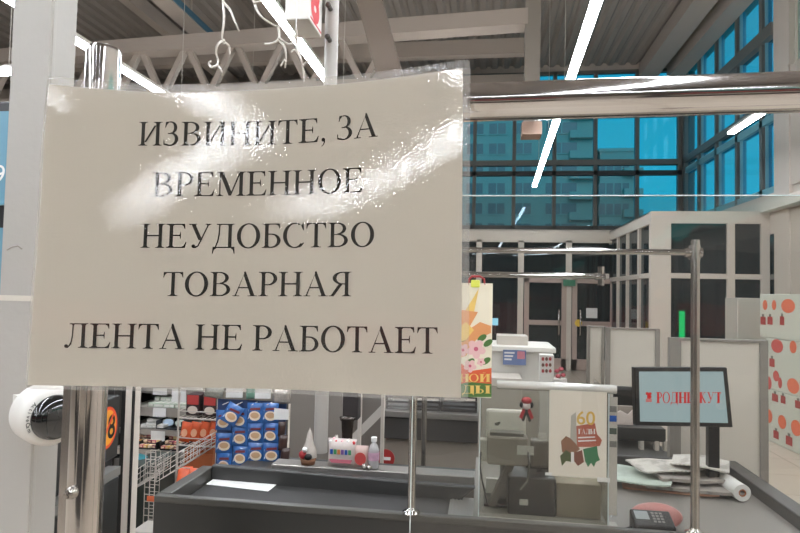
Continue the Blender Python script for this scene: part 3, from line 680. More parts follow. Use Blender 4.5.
# second frame (next lane)
yy=3.15; x1=P(601,276,yy).x; x0=P(427,276,yy).x; zz_=P(540,275.5,yy).z
t=thing('shield_frame',(x0,yy,0),'shorter chrome rail of the next lane seen below the longer one','frame')
MB().cyl((x0,yy,0),(x0,yy,zz_+.05),.014,20).build('post',chrome2,t); MB().cyl((x0,yy,zz_),(x1,yy,zz_),.0135,20).build('rail',chrome,t)
MB().cyl((x1,yy,zz_-.045),(x1,yy,zz_+.05),.016,20).cyl((x1-.03,yy,zz_),(x1+.02,yy,zz_),.02,20).build('clamp',chrome,t)
# ================================================================= acrylic booth with poster
Ya=2.14
t=thing('acrylic_booth',(.17,Ya,.803),'clear acrylic box shield with a rounded top and a poster around the till','shield')
x0,x1,z0,z1=XZ(480,388,608,503,Ya); xe=x1+.028
ac=clear('booth_acrylic',(236,236,232),haze=.011,hazec=(226,218,208),ior=1.4)
MB().box(x0,x1,Ya,Ya+.003,.825,z1).box(x1,x1+.003,Ya,Ya+.28,.825,z1).box(x0,x0+.003,Ya,Ya+.28,.825,z1).build('panes',ac,t)
MB().box(x0-.003,x0+.0006,Ya-.002,Ya+.004,.825,z1).box(x1,x1+.004,Ya-.001,Ya+.003,.825,z1-.01).box(x1+.028,x1+.0295,Ya+.08,Ya+.086,.825,z1-.03).build('pane_edges',mat('acrylic_edge',(210,218,216)),t)
MB().box(x0-.004,x1+.035,Ya-.004,Ya+.04,.803,.825).build('base_strip',mat('grey_base_strip',(150,146,138),.35),t,bevel=.003)
xm=P(497,388,Ya).x; zc=P(555,387.5,Ya).z
MB().cyl((xm,Ya+.012,zc),(xe,Ya+.012,zc),.0155,24).build('top_roll',mat('glossy_white_roll',(206,203,196),.12,coat=.6),t)
b=MB()
for k,(yy2,mm) in enumerate(((409,0),(418.5,1),(431,2),(444,0))):
    q0,q1,q2,q3=XZ(609.5,yy2-3,616.5,yy2+3,Ya); b.box(q0,q1,Ya-.003,Ya-.0012,q2,q3,mm)
b.box(x1+.003,x1+.03,Ya-.001,Ya+.0,.86,z1-.02,3)
b.build('side_stickers',[greypl,blue,mat('dark_sticker',(70,80,70),.5),mat('pale_side_strip',(186,180,170),.4)],t)
p0,p1,q0,q1=XZ(549,391,606.5,477,Ya); Yq=Ya-.002
t=thing('poster',((p0+p1)/2,Yq,q0),'white poster with yellow digits and green figures taped on the acrylic box','poster')
MB().box(p0,p1,Yq-.0015,Yq+.0005,q0,q1).build('sheet',mat('poster_paper',(226,216,200),.6),t)
MB().box(p0-.012,p0+.012,Yq-.002,Yq-.0016,q0+.0,q0+.01).build('tape',white_p,t); MB().box(p1-.03,p1+.012,Yq-.002,Yq-.0016,q0-.01,q0+.004).build('tape',white_p,t)
def A_(px,py,o=.002): return P(px,py,Yq-o)
b=MB()
def pa(pts,m,o): b.poly([A_(x,y,o) for x,y in pts],m)
pa([(576,426),(595,423),(597,434),(602,440),(600,446),(590,447),(575,447)],0,.0018)
pa([(571,416),(576,412),(577,446),(570,446)],1,.0019)
pa([(561,441),(566,436),(570,438),(576,444),(580,449),(572,456),(562,452)],2,.0020)
pa([(583,449),(597,446),(598,455),(600,460),(596,462),(594,467),(591,463),(588,467),(585,461)],3,.0021)
pa([(560,456),(566,450),(572,454),(571,462),(566,461),(562,466)],4,.0022); pa([(574,453),(582,450),(584,462),(578,466),(574,461)],5,.0023)
pa([(571,452),(574,452),(574,463),(571,463)],6,.0024)
b.text('60',.064,A_(576,424,.0026),(1,0,0),(0,0,1),7,bold=.0006)
ps,wd=layout('ГАДЫ',GB)
for p in ps: b.poly([A_(578+a/wd*17,434-c/662*5,.0027) for a,c in p],6)
for k in range(2): pa([(578,437+3.4*k),(595+k,436.4+3.4*k),(595+k,437.6+3.4*k),(578,438.4+3.4*k)],6,.0027)
b.build('print',[mat('poster_brick',(176,98,78),.6),mat('poster_grey',(176,170,160),.6),mat('poster_brown',(140,100,76),.6),mat('poster_green',(56,118,78),.6),mat('poster_olive',(84,92,60),.6),mat('poster_maroon',(120,70,56),.6),white_p,mat('poster_gold',(214,172,84),.6)],t)
# little ribbon doll hanging on booth
c=P(526.5,409,Ya-.012)
t=thing('ribbon_doll',c,'tiny red and black ribbon doll hung on the clear till box','ornament')
s_=.0036
MB().ball((c.x,c.y,c.z+3.5*s_),4.2*s_,3*s_,4.2*s_).build('head',mat('doll_face',(196,186,180),.6),t)
MB().ball((c.x,c.y,c.z+8*s_),5*s_,4*s_,3.6*s_).build('cap',red2,t)
for sg in (-1,1): MB().ball((c.x+sg*4.8*s_,c.y,c.z+4*s_),2*s_,2*s_,3*s_,10,6).build('hair_bunch',black,t)
for sg in (-1,1):
    MB().prism([(c.x,c.y,c.z),(c.x+sg*3.5*s_,c.y,c.z),(c.x+sg*6.8*s_,c.y,c.z-8*s_),(c.x+sg*3*s_,c.y,c.z-11*s_),(c.x,c.y,c.z-4*s_)],(0,.004,0)).build('ribbon',red2,t)
    MB().prism([(c.x-sg*2*s_,c.y-.002-.001*sg,c.z),(c.x+sg*.2*s_,c.y-.002-.001*sg,c.z),(c.x+sg*4.6*s_,c.y-.002-.001*sg,c.z-11*s_),(c.x+sg*2.4*s_,c.y-.002-.001*sg,c.z-12*s_)],(0,.002,0)).build('stripe',mat('dark_green_ribbon',(40,44,38),.6),t)
# till equipment inside
def bxo(name,x0,y0,x1,y1,Y,dep,mm,label=None,cat=None,par=None,bev=.004,toz=None):
    a,c,zl,zh=XZ(x0,y0,x1,y1,Y)
    if toz is not None: zl=toz
    o=MB().box(a,c,Y,Y+dep,zl,zh).build(name,mm,par,bevel=bev)
    if label: tag(o,label,cat)
    return o
c=P(506,440,2.34)
t=thing('till_display',(c.x,2.36,.803),'off white till screen seen from behind inside the clear box','till screen')
bxo('shell',486,410,526,440,2.34,.03,mat('bright_till_shell',(244,240,232),.4),par=t,bev=.01)
b=MB(); c=P(497,424,2.338); b.ell(c,.009,.006,m=0,th=.001).ell(c+Vector((.008,0,.005)),.006,.004,m=0,th=.001); b.build('logo',greypl,t)
a,e,zl,zh=XZ(500,440,512,500,2.36); MB().box(a,e,2.365,2.40,.815,zh+.02).build('neck',dark2,t,bevel=.004); MB().box(a-.06,e+.06,2.3,2.5,.803,.815).build('base',black,t,bevel=.004)
t=thing('receipt_printer',(P(507,450,2.28).x,2.3,.803),'grey printer with a pale front and white tag inside the clear box','printer')
bxo('housing',487,437,528,466,2.26,.07,mat('warm_grey_plastic',(166,158,150),.35,coat=.3),par=t,bev=.008); bxo('slot',490,433,524,437,2.27,.05,greypl,par=t,bev=.002)
bxo('end_cap',479,440,488,462,2.27,.05,offwhite,par=t,bev=.008)
bxo('price_tag',517,446,534,455,2.254,.003,white_p,par=t,bev=0)
a,e,zl,zh=XZ(502,466,522,500,2.30); b=MB(); b.beam((a-.04,2.30,.81),(a+.03,2.31,zl+.13),.03,.025); b.beam(((a+e)/2+.01,2.31,.803),((a+e)/2+.01,2.31,zh+.005),.04,.04); b.build('stand',dark2,t)
t=bxo('card_reader_box',531,441,549,468,2.30,.06,mat('taupe_plastic',(128,120,112),.4),'narrow taupe device with a rounded body beside the grey printer','device',bev=.008)
a,e,zl,zh=XZ(531,441,549,468,2.30); MB().box((a+e)/2-.01,(a+e)/2+.01,2.32,2.34,.803,zl).build('stem',black,t)
MB().box(e-.04,e-.01,2.296,2.2995,zh+.005,zh+.03).build('tag',white_p,t)
t=thing('cash_drawer',(P(530,490,2.34).x,2.4,.803),'low black angular cash drawer under the devices','cash drawer')
a,e,zl,zh=XZ(508,478,556,504,2.24); MB().box(a,e,2.24,2.5,.803,zh).build('body',black,t,bevel=.006)
a,e,zl,zh=XZ(526,463,562,474,2.36); MB().box(a,e,2.36,2.46,.803+.001,zh).build('lid',mat('green_black',(26,32,26),.4),t,bevel=.004)
MB().box(a-.03,a,2.236,2.24,.84,.86).build('label',white_p,t)
bxo('cardboard_box',556,484,601,504,2.25,.14,mat('beige_box',(176,164,146),.6),'small beige box behind the poster at the bottom of the clear box','box',toz=.803)
bxo('paper_pack',486,479,503,489,2.42,.02,white_p,'small white pad left of the cash drawer in the clear box','pad',toz=.803,bev=0)
t=MB().tube([P(481,452,2.22),P(480,465,2.2),P(482,480,2.19),P(486,498,2.2),P(487,503,2.2)],.0028,8).build('black_cable',black); tag(t,'thin black cable hanging at the left edge of the clear box','cable')
t=MB().tube([P(528,452,2.24),P(529,468,2.23),P(527,482,2.23),P(520,490,2.22)],.0035,8).build('grey_cable',greypl); tag(t,'grey cable looping below the grey printer','cable')
# ================================================================= monitor on the deck
def MP(px,py): return P(px,py,2.62+ (px-683)*.0009)
t=thing('customer_monitor',(P(712,460,2.68).x,2.7,.803),'flat black monitor with a pale blue screen and red shop name','monitor')
q=[MP(634.5,367.5),MP(727,367.5),MP(733,427.5),MP(636,425.5)]; nrm=((q[1]-q[0]).cross(q[3]-q[0])).normalized()
if nrm.y>0: nrm=-nrm
MB().prism([v for v in q],-nrm*.03).build('bezel',black,t,bevel=.003)
i_=[MP(639,371.5),MP(723,371.5),MP(728,423),MP(640,421.5)]
MB().prism([v+nrm*.0006 for v in i_],-nrm*.001).build('screen',emis('pale_blue_screen',(172,194,198),.64),t)
b=MB(); ps,wd=layout('РОДНЫ КУТ',GB)
for p in ps: b.poly([MP(655.5+a/wd*65.5,403-c/662*11)+nrm*.0025 for a,c in p],0)
for (x,y,rr) in ((647,393.5,1.6),(650,393.5,1.4),(648.5,396.5,2.6)): b.ell(MP(x,y)+nrm*.002,rr*.0042,rr*.0038,m=0,n=12)
b.poly([MP(645.5,398.5)+nrm*.002,MP(651.5,398.5)+nrm*.002,MP(651.5,402)+nrm*.002,MP(645.5,402)+nrm*.002],1)
b.build('logo',[emis('screen_red',(214,50,52),.65),emis('screen_pink',(214,130,130),.65)],t)
xx=P(713.5,450,2.68).x; MB().box(xx-.022,xx+.022,2.67,2.71,.815,P(711,415,2.68).z).build('pole',black,t,bevel=.004); MB().box(xx-.09,xx+.09,2.6,2.8,.803,.815).build('base',black,t,bevel=.004)
# papers on the deck
def wavy(x0,x1,y0,y1,z,th,amp,rot,seed,fold=0,nx=14,ny=10):
    rr=random.Random(seed); ph=[rr.uniform(0,6) for _ in range(4)]
    b=MB(); top=[];bot=[]
    cx,cy=(x0+x1)/2,(y0+y1)/2; cr,sr=math.cos(rot),math.sin(rot)
    for j in range(ny+1):
        for i in range(nx+1):
            x=x0+(x1-x0)*i/nx-cx; y=y0+(y1-y0)*j/ny-cy
            h=amp*(math.sin(x*24+ph[0])*.5+math.sin(y*30+x*12+ph[1])*.5+1)+fold*max(0,(x/(x1-x0)*2))**2
            X=cx+x*cr-y*sr; Y_=cy+x*sr+y*cr
            top.append((X,Y_,z+th+h)); bot.append((X,Y_,z+h))
    q=lambda i,j:j*(nx+1)+i
    f=[(q(i,j),q(i+1,j),q(i+1,j+1),q(i,j+1)) for j in range(ny) for i in range(nx)]
    N=len(top); bd=[(i,0) for i in range(nx)]+[(nx,j) for j in range(ny)]+[(nx-i,ny) for i in range(nx)]+[(0,ny-j) for j in range(ny)]
    ids=[q(*k) for k in bd]; n=len(ids)
    b.add(top,f,0,True); b.add(bot,[k[::-1] for k in f],0,True)
    b.add([top[k] for k in ids]+[bot[k] for k in ids],[(i,n+i,n+(i+1)%n,(i+1)%n) for i in range(n)],0)
    return b
def newsm(name,base,inkc,dens):
    m=mat(name,base,.7); nt=m.node_tree; b=nt.nodes['Principled BSDF']; tc=nt.nodes.new('ShaderNodeTexCoord')
    w=nt.nodes.new('ShaderNodeTexWave'); w.inputs['Scale'].default_value=55; w.bands_direction='Y'; w.inputs['Distortion'].default_value=1.2; w.inputs['Detail'].default_value=2
    n=nt.nodes.new('ShaderNodeTexNoise'); n.inputs['Scale'].default_value=14
    mt=nt.nodes.new('ShaderNodeMath'); mt.operation='MULTIPLY'
    mr=nt.nodes.new('ShaderNodeMapRange'); mr.inputs[1].default_value=.5; mr.inputs[2].default_value=.62; mr.inputs[4].default_value=dens
    nt.links.new(tc.outputs['Object'],w.inputs['Vector']); nt.links.new(tc.outputs['Object'],n.inputs['Vector'])
    nt.links.new(n.outputs['Fac'],mr.inputs[0]); nt.links.new(w.outputs['Fac'],mt.inputs[0]); nt.links.new(mr.outputs[0],mt.inputs[1])
    mx=nt.nodes.new('ShaderNodeMix'); mx.data_type='RGBA'; mx.inputs[6].default_value=rgb(*base); mx.inputs[7].default_value=rgb(*inkc)
    nt.links.new(mt.outputs[0],mx.inputs[0]); nt.links.new(mx.outputs[2],b.inputs['Base Color']); return m
n1=newsm('newsprint',(204,198,188),(90,86,82),.7); n2=newsm('greenish_newsprint',(178,188,176),(96,104,98),.5); n3=newsm('grey_newsprint',(150,142,134),(70,66,62),.8)
def cen(px,py,z=.81): v=PZ(px,py,z); return v.x,v.y
stack=[(668,489,.36,.13,.804,.006,mat('orange_magazine',(190,140,112),.5,var=.3,scale=30),'thin orange edged magazine at the bottom of the paper pile',-.16,3,.001,.78,.80),
 (690,486,.36,.20,.818,.012,n3,'thick grey folded newspaper in the middle of the pile',-.12,4,.002,0,0),
 (634,477,.30,.24,.834,.006,n2,'pale green newspaper sticking out left of the pile',-.35,5,.004,0,0),
 (690,478,.30,.18,.842,.012,n3,'crumpled grey newspaper below the top sheets',.1,6,.005,0,0),
 (664,468,.26,.17,.866,.006,n1,'white newspaper folded open on top of the pile, nearest the clear box',.28,7,.009,0,0),
 (700,467,.22,.17,.880,.006,n1,'rumpled white newspaper on the pile beneath the monitor',-.35,8,.014,0,0)]
for px,py,wx,wy,z,th,mm,lab,rot,sd,amp,_a,_b in stack:
    x,y=cen(px,py,z)
    o=wavy(x-wx/2,x+wx/2,y-wy/2,y+wy/2,z,th,amp,rot,sd,fold=.01).build('newspaper',mm); tag(o,lab,'newspaper','newspapers piled on the cashier deck')
e0=PZ(742.5,493,.84); e1=PZ(706,464,.87); e0.z=.840; e1.z=.846
t=thing('paper_roll',(e0.x,e0.y,.803),'roll of white film with a dark hollow core right of the newspapers','roll')
MB().cyl(e0,e1,.033,32,hole=.014).build('wound_film',mat('white_film',(222,220,214),.35,coat=.3),t)
dd=(e1-e0).normalized(); MB().cyl(e0-dd*.001,e1,.0145,24,hole=.0105).build('core',cardb,t)
# payment terminal with pink pouch
c=PZ(648,520,.803)
t=thing('payment_terminal',(c.x,c.y,.803),'small black payment terminal with a grey display at the front rim','payment terminal')
x,y=P(650,520,2.12).x,YF_+.085
def wedge(b,x0,x1,y0,y1,z0,zf,zb,m=0): b.add([(x0,y0,z0),(x1,y0,z0),(x1,y1,z0),(x0,y1,z0),(x0,y0,zf),(x1,y0,zf),(x1,y1,zb),(x0,y1,zb)],[(0,3,2,1),(4,5,6,7),(0,1,5,4),(1,2,6,5),(2,3,7,6),(3,0,4,7)],m)
b=MB(); wedge(b,x-.055,x+.075,y-.04,y+.04,.803,.852,.878); b.build('body',black,t,bevel=.006)
def tp(u,v,o=.0015): 
    return Vector((x-.055+.13*u,y-.04+.08*v,.852+.026*v+o))
MB().poly([tp(.08,.35),tp(.42,.35),tp(.42,.85),tp(.08,.85)]).build('display',mat('lcd_grey',(150,156,156),.2),t)
b=MB()
for i in range(3):
    for j in range(4): u=.5+.1*i; v=.2+.17*j; b.poly([tp(u,v),tp(u+.07,v),tp(u+.07,v+.11),tp(u,v+.11)])
b.build('keypad',greypl,t)
MB().tube([(x-.055,y,.83),(x-.09,y+.01,.815),(x-.13,y+.0,.807)],.003).build('cable',black,t)
c=PZ(658,510,.83); t=MB()
pts=[]
for i in range(13):
    a=R(-80+160*i/12); 
b=MB()
prof=[(.0001,-.01),(.03,-.008),(.045,.0),(.05,.012),(.045,.022),(.03,.028),(.0001,.03)]
b.lathe((x+.045,y+.085,.845),[(r*1.0,h) for r,h in prof],28,0,(0,-1,.35))
for v in b.v: v.x=x+.045+(v.x-x-.045)*1.75
mn=min(v.z for v in b.v)
for v in b.v: v.z=.8035+(v.z-mn)*.85; v.y+=.01
t=b.build('pink_pouch',mat('pink_vinyl',(186,126,120),.35)); tag(t,'rounded pinkish pouch lying behind the payment terminal','pouch')
# ================================================================= pillow packets, boxes, shelves
def pillow(w,h,t,o=(0,0,0),m=0,nx=8,ny=8,b=None):
    b=b or MB(); vs=[]; ox,oy,oz=o
    for sgn in (-1,1):
        for j in range(ny+1):
            for i in range(nx+1):
                u=2*i/nx-1; v=2*j/ny-1; k=max(0,(1-u**4))*max(0,(1-abs(v)**2.5)); 
                vs.append((ox+u*w/2*(1-.05*(1-v*v)),oy+sgn*(t/2*k**.5+.0003),oz+v*h/2))
    N=(nx+1)*(ny+1); q=lambda i,j:j*(nx+1)+i
    f=[(q(i,j),q(i+1,j),q(i+1,j+1),q(i,j+1)) for j in range(ny) for i in range(nx)]
    return b.add(vs,f+[tuple(N+k for k in g[::-1]) for g in f],m,True)
film_blue=mat('foil_blue',(52,104,170),.28,coat=.4,var=.5,scale=45)
film_or=mat('foil_orange',(226,98,54),.35,coat=.3,var=.25,scale=40)
# --- gondola shelf
Ys=3.4
def zs(y,Y=Ys,x=170): return P(x,y,Y).z
def xsx(x,y,Y=Ys): return P(x,y,Y).x
gx0=xsx(112,430); gx1=xsx(184,430); gx2=xsx(178,430)
t=thing('confectionery_shelf',((gx0+gx1)/2,Ys+.2,0),'grey tiered shop shelf of small sweets behind the left end of the counter','shelf')
MB().box(gx0,gx1,Ys+.42,Ys+.45,0,2.0).build('back_panel',mat('dark_back_panel',(110,104,98),.6),t)
MB().box(gx0-.02,gx0,Ys,Ys+.45,0,2.0).build('side_panel',mat('dark_side_panel',(60,57,54),.5),t)
MB().box(gx0,gx1,Ys+.03,Ys+.42,0,zs(460)-.02).build('plinth',mat('grey_plinth',(110,104,98),.5),t)  # plinth in one plain grey
levels=[(394,389),(417,408),(436,430),(457,451)]
YL=[Ys+.24,Ys+.16,Ys+.08,Ys]
for (yb,yt),Y_ in zip(levels,YL):
    MB().box(gx0,gx1,Y_+.005,Ys+.42,zs(yt,Y_)-.012,zs(yt,Y_)-.006).build('shelf_board',alum,t)
    MB().box(gx0,gx1,Y_-.006,Y_+.004,zs(yb,Y_),zs(yt,Y_)).build('price_rail',steel,t)
def tagp(x0,y0,x1,y1,Y,lab,name='price_tag'):
    a,c,zl,zh=XZ(x0,y0,x1,y1,Y); o=MB().box(a,c,Y-.002,Y-.0008,zl,zh).build(name,white_p); tag(o,lab,'price tag','price tags on the sweets shelf')
for Y_,(x0,y0,x1,y1,lab) in zip((YL[0],YL[1],YL[2]),((153,388,167,395,'white price tag on the topmost rail of the sweets shelf'),(153,408,166,417,'white price tag on the rail below the pale green packs'),(151,431,165,441,'larger white price tag above the colourful bar trays'))):
    tagp(x0,y0,x1,y1,Y_-.008,lab)
tagp(172,389,186,402,Ys-.20,'crumpled white tag hanging at the top corner of the wire rack')
# packs on the shelves: small boxes
def protobox(name,w,d,h,mats,lab,cat,group,stripe=True,bev=.003):
    b=MB().box(-w/2,w/2,-d/2,d/2,0,h,0)
    o=b.build(name,mats[0],None,bevel=bev); tag(o,lab,cat,group)
    if stripe:
        MB().box(-w/2+.003,w/2-.003,-d/2-.0008,-d/2,h*.25,h*.7).box(-w/2+.004,w/2-.004,-d/2+.006,d/2-.006,h,h+.0008).build('label',mats[1],o)
    return o
def put(o,first,x,y,z,rz=0,lab=None,mats=None):
    c=o if first else copy_tree(o)
    c.location=(x,y,z); c.rotation_euler.z=rz
    if lab: c['label']=lab
    if mats:
        if not first: c.data=c.data.copy()
        c.data.materials[0]=mats
    return c
gum=protobox('gum_pack',.036,.07,.028,[mat('pale_green_pack',(186,196,178),.4),mat('pale_label',(222,222,212),.4)],'small pale green sweet pack lined up on the upper shelf','sweet pack','pale green packs on the upper shelf')
zb_=zs(408,YL[1])-.004; k=0
for r_ in range(3):
    for i in range(9):
        x=xsx(135+5.6*i,404); 
        if x>gx1-.02: continue
        put(gum,k==0,x,YL[1]+.05+.075*r_,zb_+.0+.024*r_,random.uniform(-.15,.15)); k+=1
wp=protobox('mint_pack',.04,.06,.022,[mat('pale_grey_pack',(184,180,172),.4),mat('white_label',(216,214,208),.4)],'small pale grey mint pack on the middle shelf','mint pack','pale grey packs on the middle shelf')
zb_=zs(429.5,YL[2])-.004;k=0
for r_ in range(4):
    for i in range(4):
        put(wp,k==0,xsx(135+6*i,424),YL[2]+.045+.065*r_,zb_+.02*r_,random.uniform(-.1,.1)); k+=1
Yt=YL[2]; x=xsx(168,424,Yt); tr=thing('dark_tray',(x,Yt+.08,zb_),'black tray holding two oval tins on the middle shelf','tray')
MB().box(x-.085,x+.085,Yt+.01,Yt+.16,zb_,zb_+.006).box(x-.085,x+.085,Yt+.15,Yt+.16,zb_+.006,zb_+.07).box(x-.085,x-.08,Yt+.01,Yt+.15,zb_+.006,zb_+.05).box(x+.08,x+.085,Yt+.01,Yt+.15,zb_+.006,zb_+.05).build('tray_body',black,tr)
for dx,mm,lab in ((-.038,mat('tin_blue',(150,172,192),.3),'oval pale blue tin in the black tray'),(.04,mat('tin_green',(178,190,176),.3),'oval pale green tin in the black tray')):
    o=MB().ell((x+dx,Yt+.07,zb_+.03),.034,.024,(1,0,.0),(0,.5,.8),24,0,.012).build('oval_tin',mm); tag(o,lab,'tin')
zb_=zs(451)-.004
for ti,(xc,lab) in enumerate(((129,'left dark tray of colourful bars on the lowest shelf'),(146,'middle dark tray of colourful bars on the lowest shelf'),(168,'dark tray of colourful bars beside the wire rack'))):
    x=xsx(xc,445); w_=.055 if ti==0 else .06
    tr=MB().box(x-w_,x+w_,Ys+.01,Ys+.2,zb_,zb_+.008).box(x-w_,x-w_+.004,Ys+.01,Ys+.2,zb_+.008,zb_+.045).box(x+w_-.004,x+w_,Ys+.01,Ys+.2,zb_+.008,zb_+.045).build('bar_tray',black); tag(tr,lab,'tray')
bar=protobox('candy_bar',.024,.034,.018,[mat('bar_pink',(206,110,120),.4),mat('bar_label',(232,200,170),.4)],'tiny bright wrapped bar in the dark trays on the lowest shelf','candy bar','bright bars on the lowest shelf')
cols=[mat('bar_pink',(206,110,120)),mat('bar_yellow',(224,180,90),.4),mat('bar_cream',(226,200,170),.4),mat('bar_plum',(130,60,80),.4)]
k=0
for xc in (129,146,168):
    for i in range(4):
        for r_ in range(4):
            put(bar,k==0,xsx(xc,445)-.042+.028*i,Ys+.03+.045*r_,zb_+.009+.018*r_,0,None,cols[(i+r_*2)%4]); k+=1
# --- wire rack with boxes and bags
Yr=3.15
wire=mat('pale_wire',(200,192,182),.35,.3)
rx0,rx1=P(178,430,Yr).x,P(217,430,Yr).x
t=thing('wire_rack',((rx0+rx1)/2,Yr+.15,0),'pale wire rack of red boxes and orange bags beside the blue sachets','rack')
zr=lambda y:P(195,y,Yr).z
for x in (rx0,rx1):
    for y in (Yr,Yr+.3): MB().cyl((x,y,0),(x,y,zr(388)),.006,8).build('upright',wire,t)
for yy_ in (419,446,476):
    z=zr(yy_); b=MB()
    for p0,p1 in (((rx0,Yr),(rx1,Yr)),((rx0,Yr+.3),(rx1,Yr+.3)),((rx0,Yr),(rx0,Yr+.3)),((rx1,Yr),(rx1,Yr+.3))):
        b.cyl((*p0,z),(*p1,z),.005,8).cyl((*p0,z+.04),(*p1,z+.04),.003,8)
    for i in range(1,8): x=rx0+(rx1-rx0)*i/8; b.cyl((x,Yr,z),(x,Yr+.3,z),.002,6)
    b.build('wire_basket',wire,t)
MB().box(rx0,rx1,Yr+.31,Yr+.32,zr(476),zr(388)).build('back_board',mat('rack_board',(84,74,70),.6),t)
k=0
for (px,py,lab) in ((192,403,'dark box with a red top panel in the wire rack, nearer the sweets shelf'),(209,403,'dark box with a red top panel in the wire rack, nearer the blue sachets')):
    x=P(px,py,Yr+.05).x; z=zr(419)+.006
    o=MB().box(x-.04,x+.04,Yr+.06,Yr+.16,z,z+.115).build('sweet_box',mat('dark_maroon_box',(60,44,44),.45),None,bevel=.003); tag(o,lab,'box')
    MB().box(x-.034,x+.034,Yr+.0585,Yr+.0598,z+.06,z+.112).build('red_panel',mat('soft_red',(190,70,66),.5),o)
    MB().ell((x,Yr+.0575,z+.03),.03,.022,m=0,th=.001).build('round_label',mat('cream_label',(214,200,186),.5),o)
labs=['orange foil bag at the outer end of the middle tier','orange foil bag second in the middle tier of the rack','orange foil bag third in the middle tier of the rack','orange foil bag beside the blue sachets, middle tier']
for i in range(4):
    x=P(184+8.5*i,433,Yr+.05).x; z=zr(446)+.006
    o=pillow(.062,.11,.03,(0,0,.055)).build('orange_bag',film_or); tag(o,labs[i],'snack bag')
    MB().ell((0,-.0165,.05),.018,.022,m=0,th=.0005).build('bag_print',mat('pale_orange',(236,176,140),.4),o)
    o.location=(x,Yr+.05+.012*i,z); o.rotation_euler=(-.12,.12,0)
x=P(198,455,Yr+.05).x; z=zr(476)+.006
o=MB().box(x-.085,x+.085,Yr+.05,Yr+.25,z,z+.012).box(x-.085,x+.085,Yr+.05,Yr+.055,z+.012,z+.10).box(x-.085,x+.085,Yr+.245,Yr+.25,z+.012,z+.13).box(x-.085,x-.08,Yr+.055,Yr+.245,z+.012,z+.12).box(x+.08,x+.085,Yr+.055,Yr+.245,z+.012,z+.12).build('cardboard_tray',cardb); tag(o,'open brown orange cardboard tray in the low tier of the wire rack','cardboard tray')
for i in range(2):
    o=pillow(.08,.10,.035,(0,0,.05)).build('orange_bag',film_or); tag(o,('bright orange foil bag lying in front of the cardboard tray','bright orange foil bag leaning at the tray corner')[i],'snack bag'); o.location=(P(186+11*i,470,Yr).x,Yr-.03-.03*i,zr(484)); o.rotation_euler=(-.5,.2*i,.2)
    MB().ell((0,-.019,.05),.02,.024,m=0,th=.0005).build('bag_print',mat('pale_orange',(236,176,140)),o)
# support for those two bags
MB().box(rx0,rx1,Yr-.12,Yr-.002,zr(484)-.012,zr(484)-.004).build('lip_tray',wire,t)
# --- blue sachets on a hanging rack
Yk2=2.92
sx0,sx1=P(214,440,Yk2).x,P(283,440,Yk2).x
t=thing('sachet_stand',((sx0+sx1)/2,Yk2+.05,0),'dark display stand hung with strips of blue sachets behind the belt','stand')
MB().box(sx0,sx1,Yk2+.03,Yk2+.04,.5,P(250,398,Yk2).z).build('back_board',mat('navy_board',(60,80,124),.5),t)
for x in (sx0,sx1-.015): MB().box(x,x+.015,Yk2+.04,Yk2+.07,0,P(250,390,Yk2).z).build('upright',black,t)
for x in (226,240,255,270): 
    c=P(x,404,Yk2); MB().cyl((c.x,Yk2+.03,c.z+.004),(c.x,Yk2-.04,c.z+.004),.0025,8).build('hook',wire,t)
MB().box(sx0,sx1+.02,Yk2+.02,Yk2+.03,P(250,401,Yk2).z,P(250,393,Yk2).z).build('header_strip',mat('pale_header',(150,142,128),.5),t)
def sachet():
    w_,h_=.083,.100
    o=pillow(w_,h_,.022,(0,0,0)).build('coffee_sachet',film_blue)
    b=MB()
    b.ell((.003,-.0118,-.012),.030,.024,(1,0,0),(0,0,1),22,0).ell((.003,-.0122,-.010),.022,.015,(1,0,0),(0,0,1),20,1)
    b.poly([(-.024,-.0116,.014),(.030,-.0116,.018),(.030,-.0116,.030),(-.020,-.0116,.026)],2)
    b.poly([(-.034,-.0085,-.032),(-.022,-.0095,-.020),(-.030,-.009,-.008)],3).poly([(-.03,-.009,.0),(-.022,-.010,.012),(-.032,-.0085,.018)],3)
    b.build('cup_print',[mat('cup_cream',(226,210,186),.4),mat('coffee_foam',(198,160,120),.4),mat('maroon_strip',(120,50,56),.4),mat('sachet_white',(200,214,230),.4)],o)
    tag(o,'blue sachet with a cream cup picture hanging in a strip above the belt','sachet','blue sachets hanging in strips'); return o
sc=sachet(); k=0
for (px,ys_) in ((223.5,(420,443,463)),(239.5,(418,436,456)),(255,(413,433,453)),(270.5,(413,433,453))):
    for j,yy_ in enumerate(ys_):
        c=P(px,yy_,Yk2-.02); o=put(sc,k==0,c.x,Yk2-.02+(.004*j),c.z,random.uniform(-.15,.25)); o.rotation_euler.x=random.uniform(-.06,.06); k+=1
c=P(232,414,Yk2-.06); o=put(sc,False,c.x,Yk2-.06,c.z,.25,'shiny blue sachet hooked crooked over the front of the strips'); o.rotation_euler.y=.5
for ch in list(o.children): pass
def ttag(x0,y0,x1,y1,Y,lab): 
    a,c,zl,zh=XZ(x0,y0,x1,y1,Y); o=MB().prism([(a,Y,zl),(c,Y-.004,zl+.004),(c,Y-.004,zh),(a,Y,zh+.003)],(0,.0012,0)).build('price_tag',white_p); tag(o,lab,'price tag')
ttag(226,386,243,398,Yk2-.02,'white price tag above the outermost strip of blue sachets'); ttag(255,389,271,399,Yk2-.02,'white price tag on a pale green holder above the blue sachets'); ttag(274,409,289,420,Yk2-.04,'white price tag hanging at the right of the blue sachets')
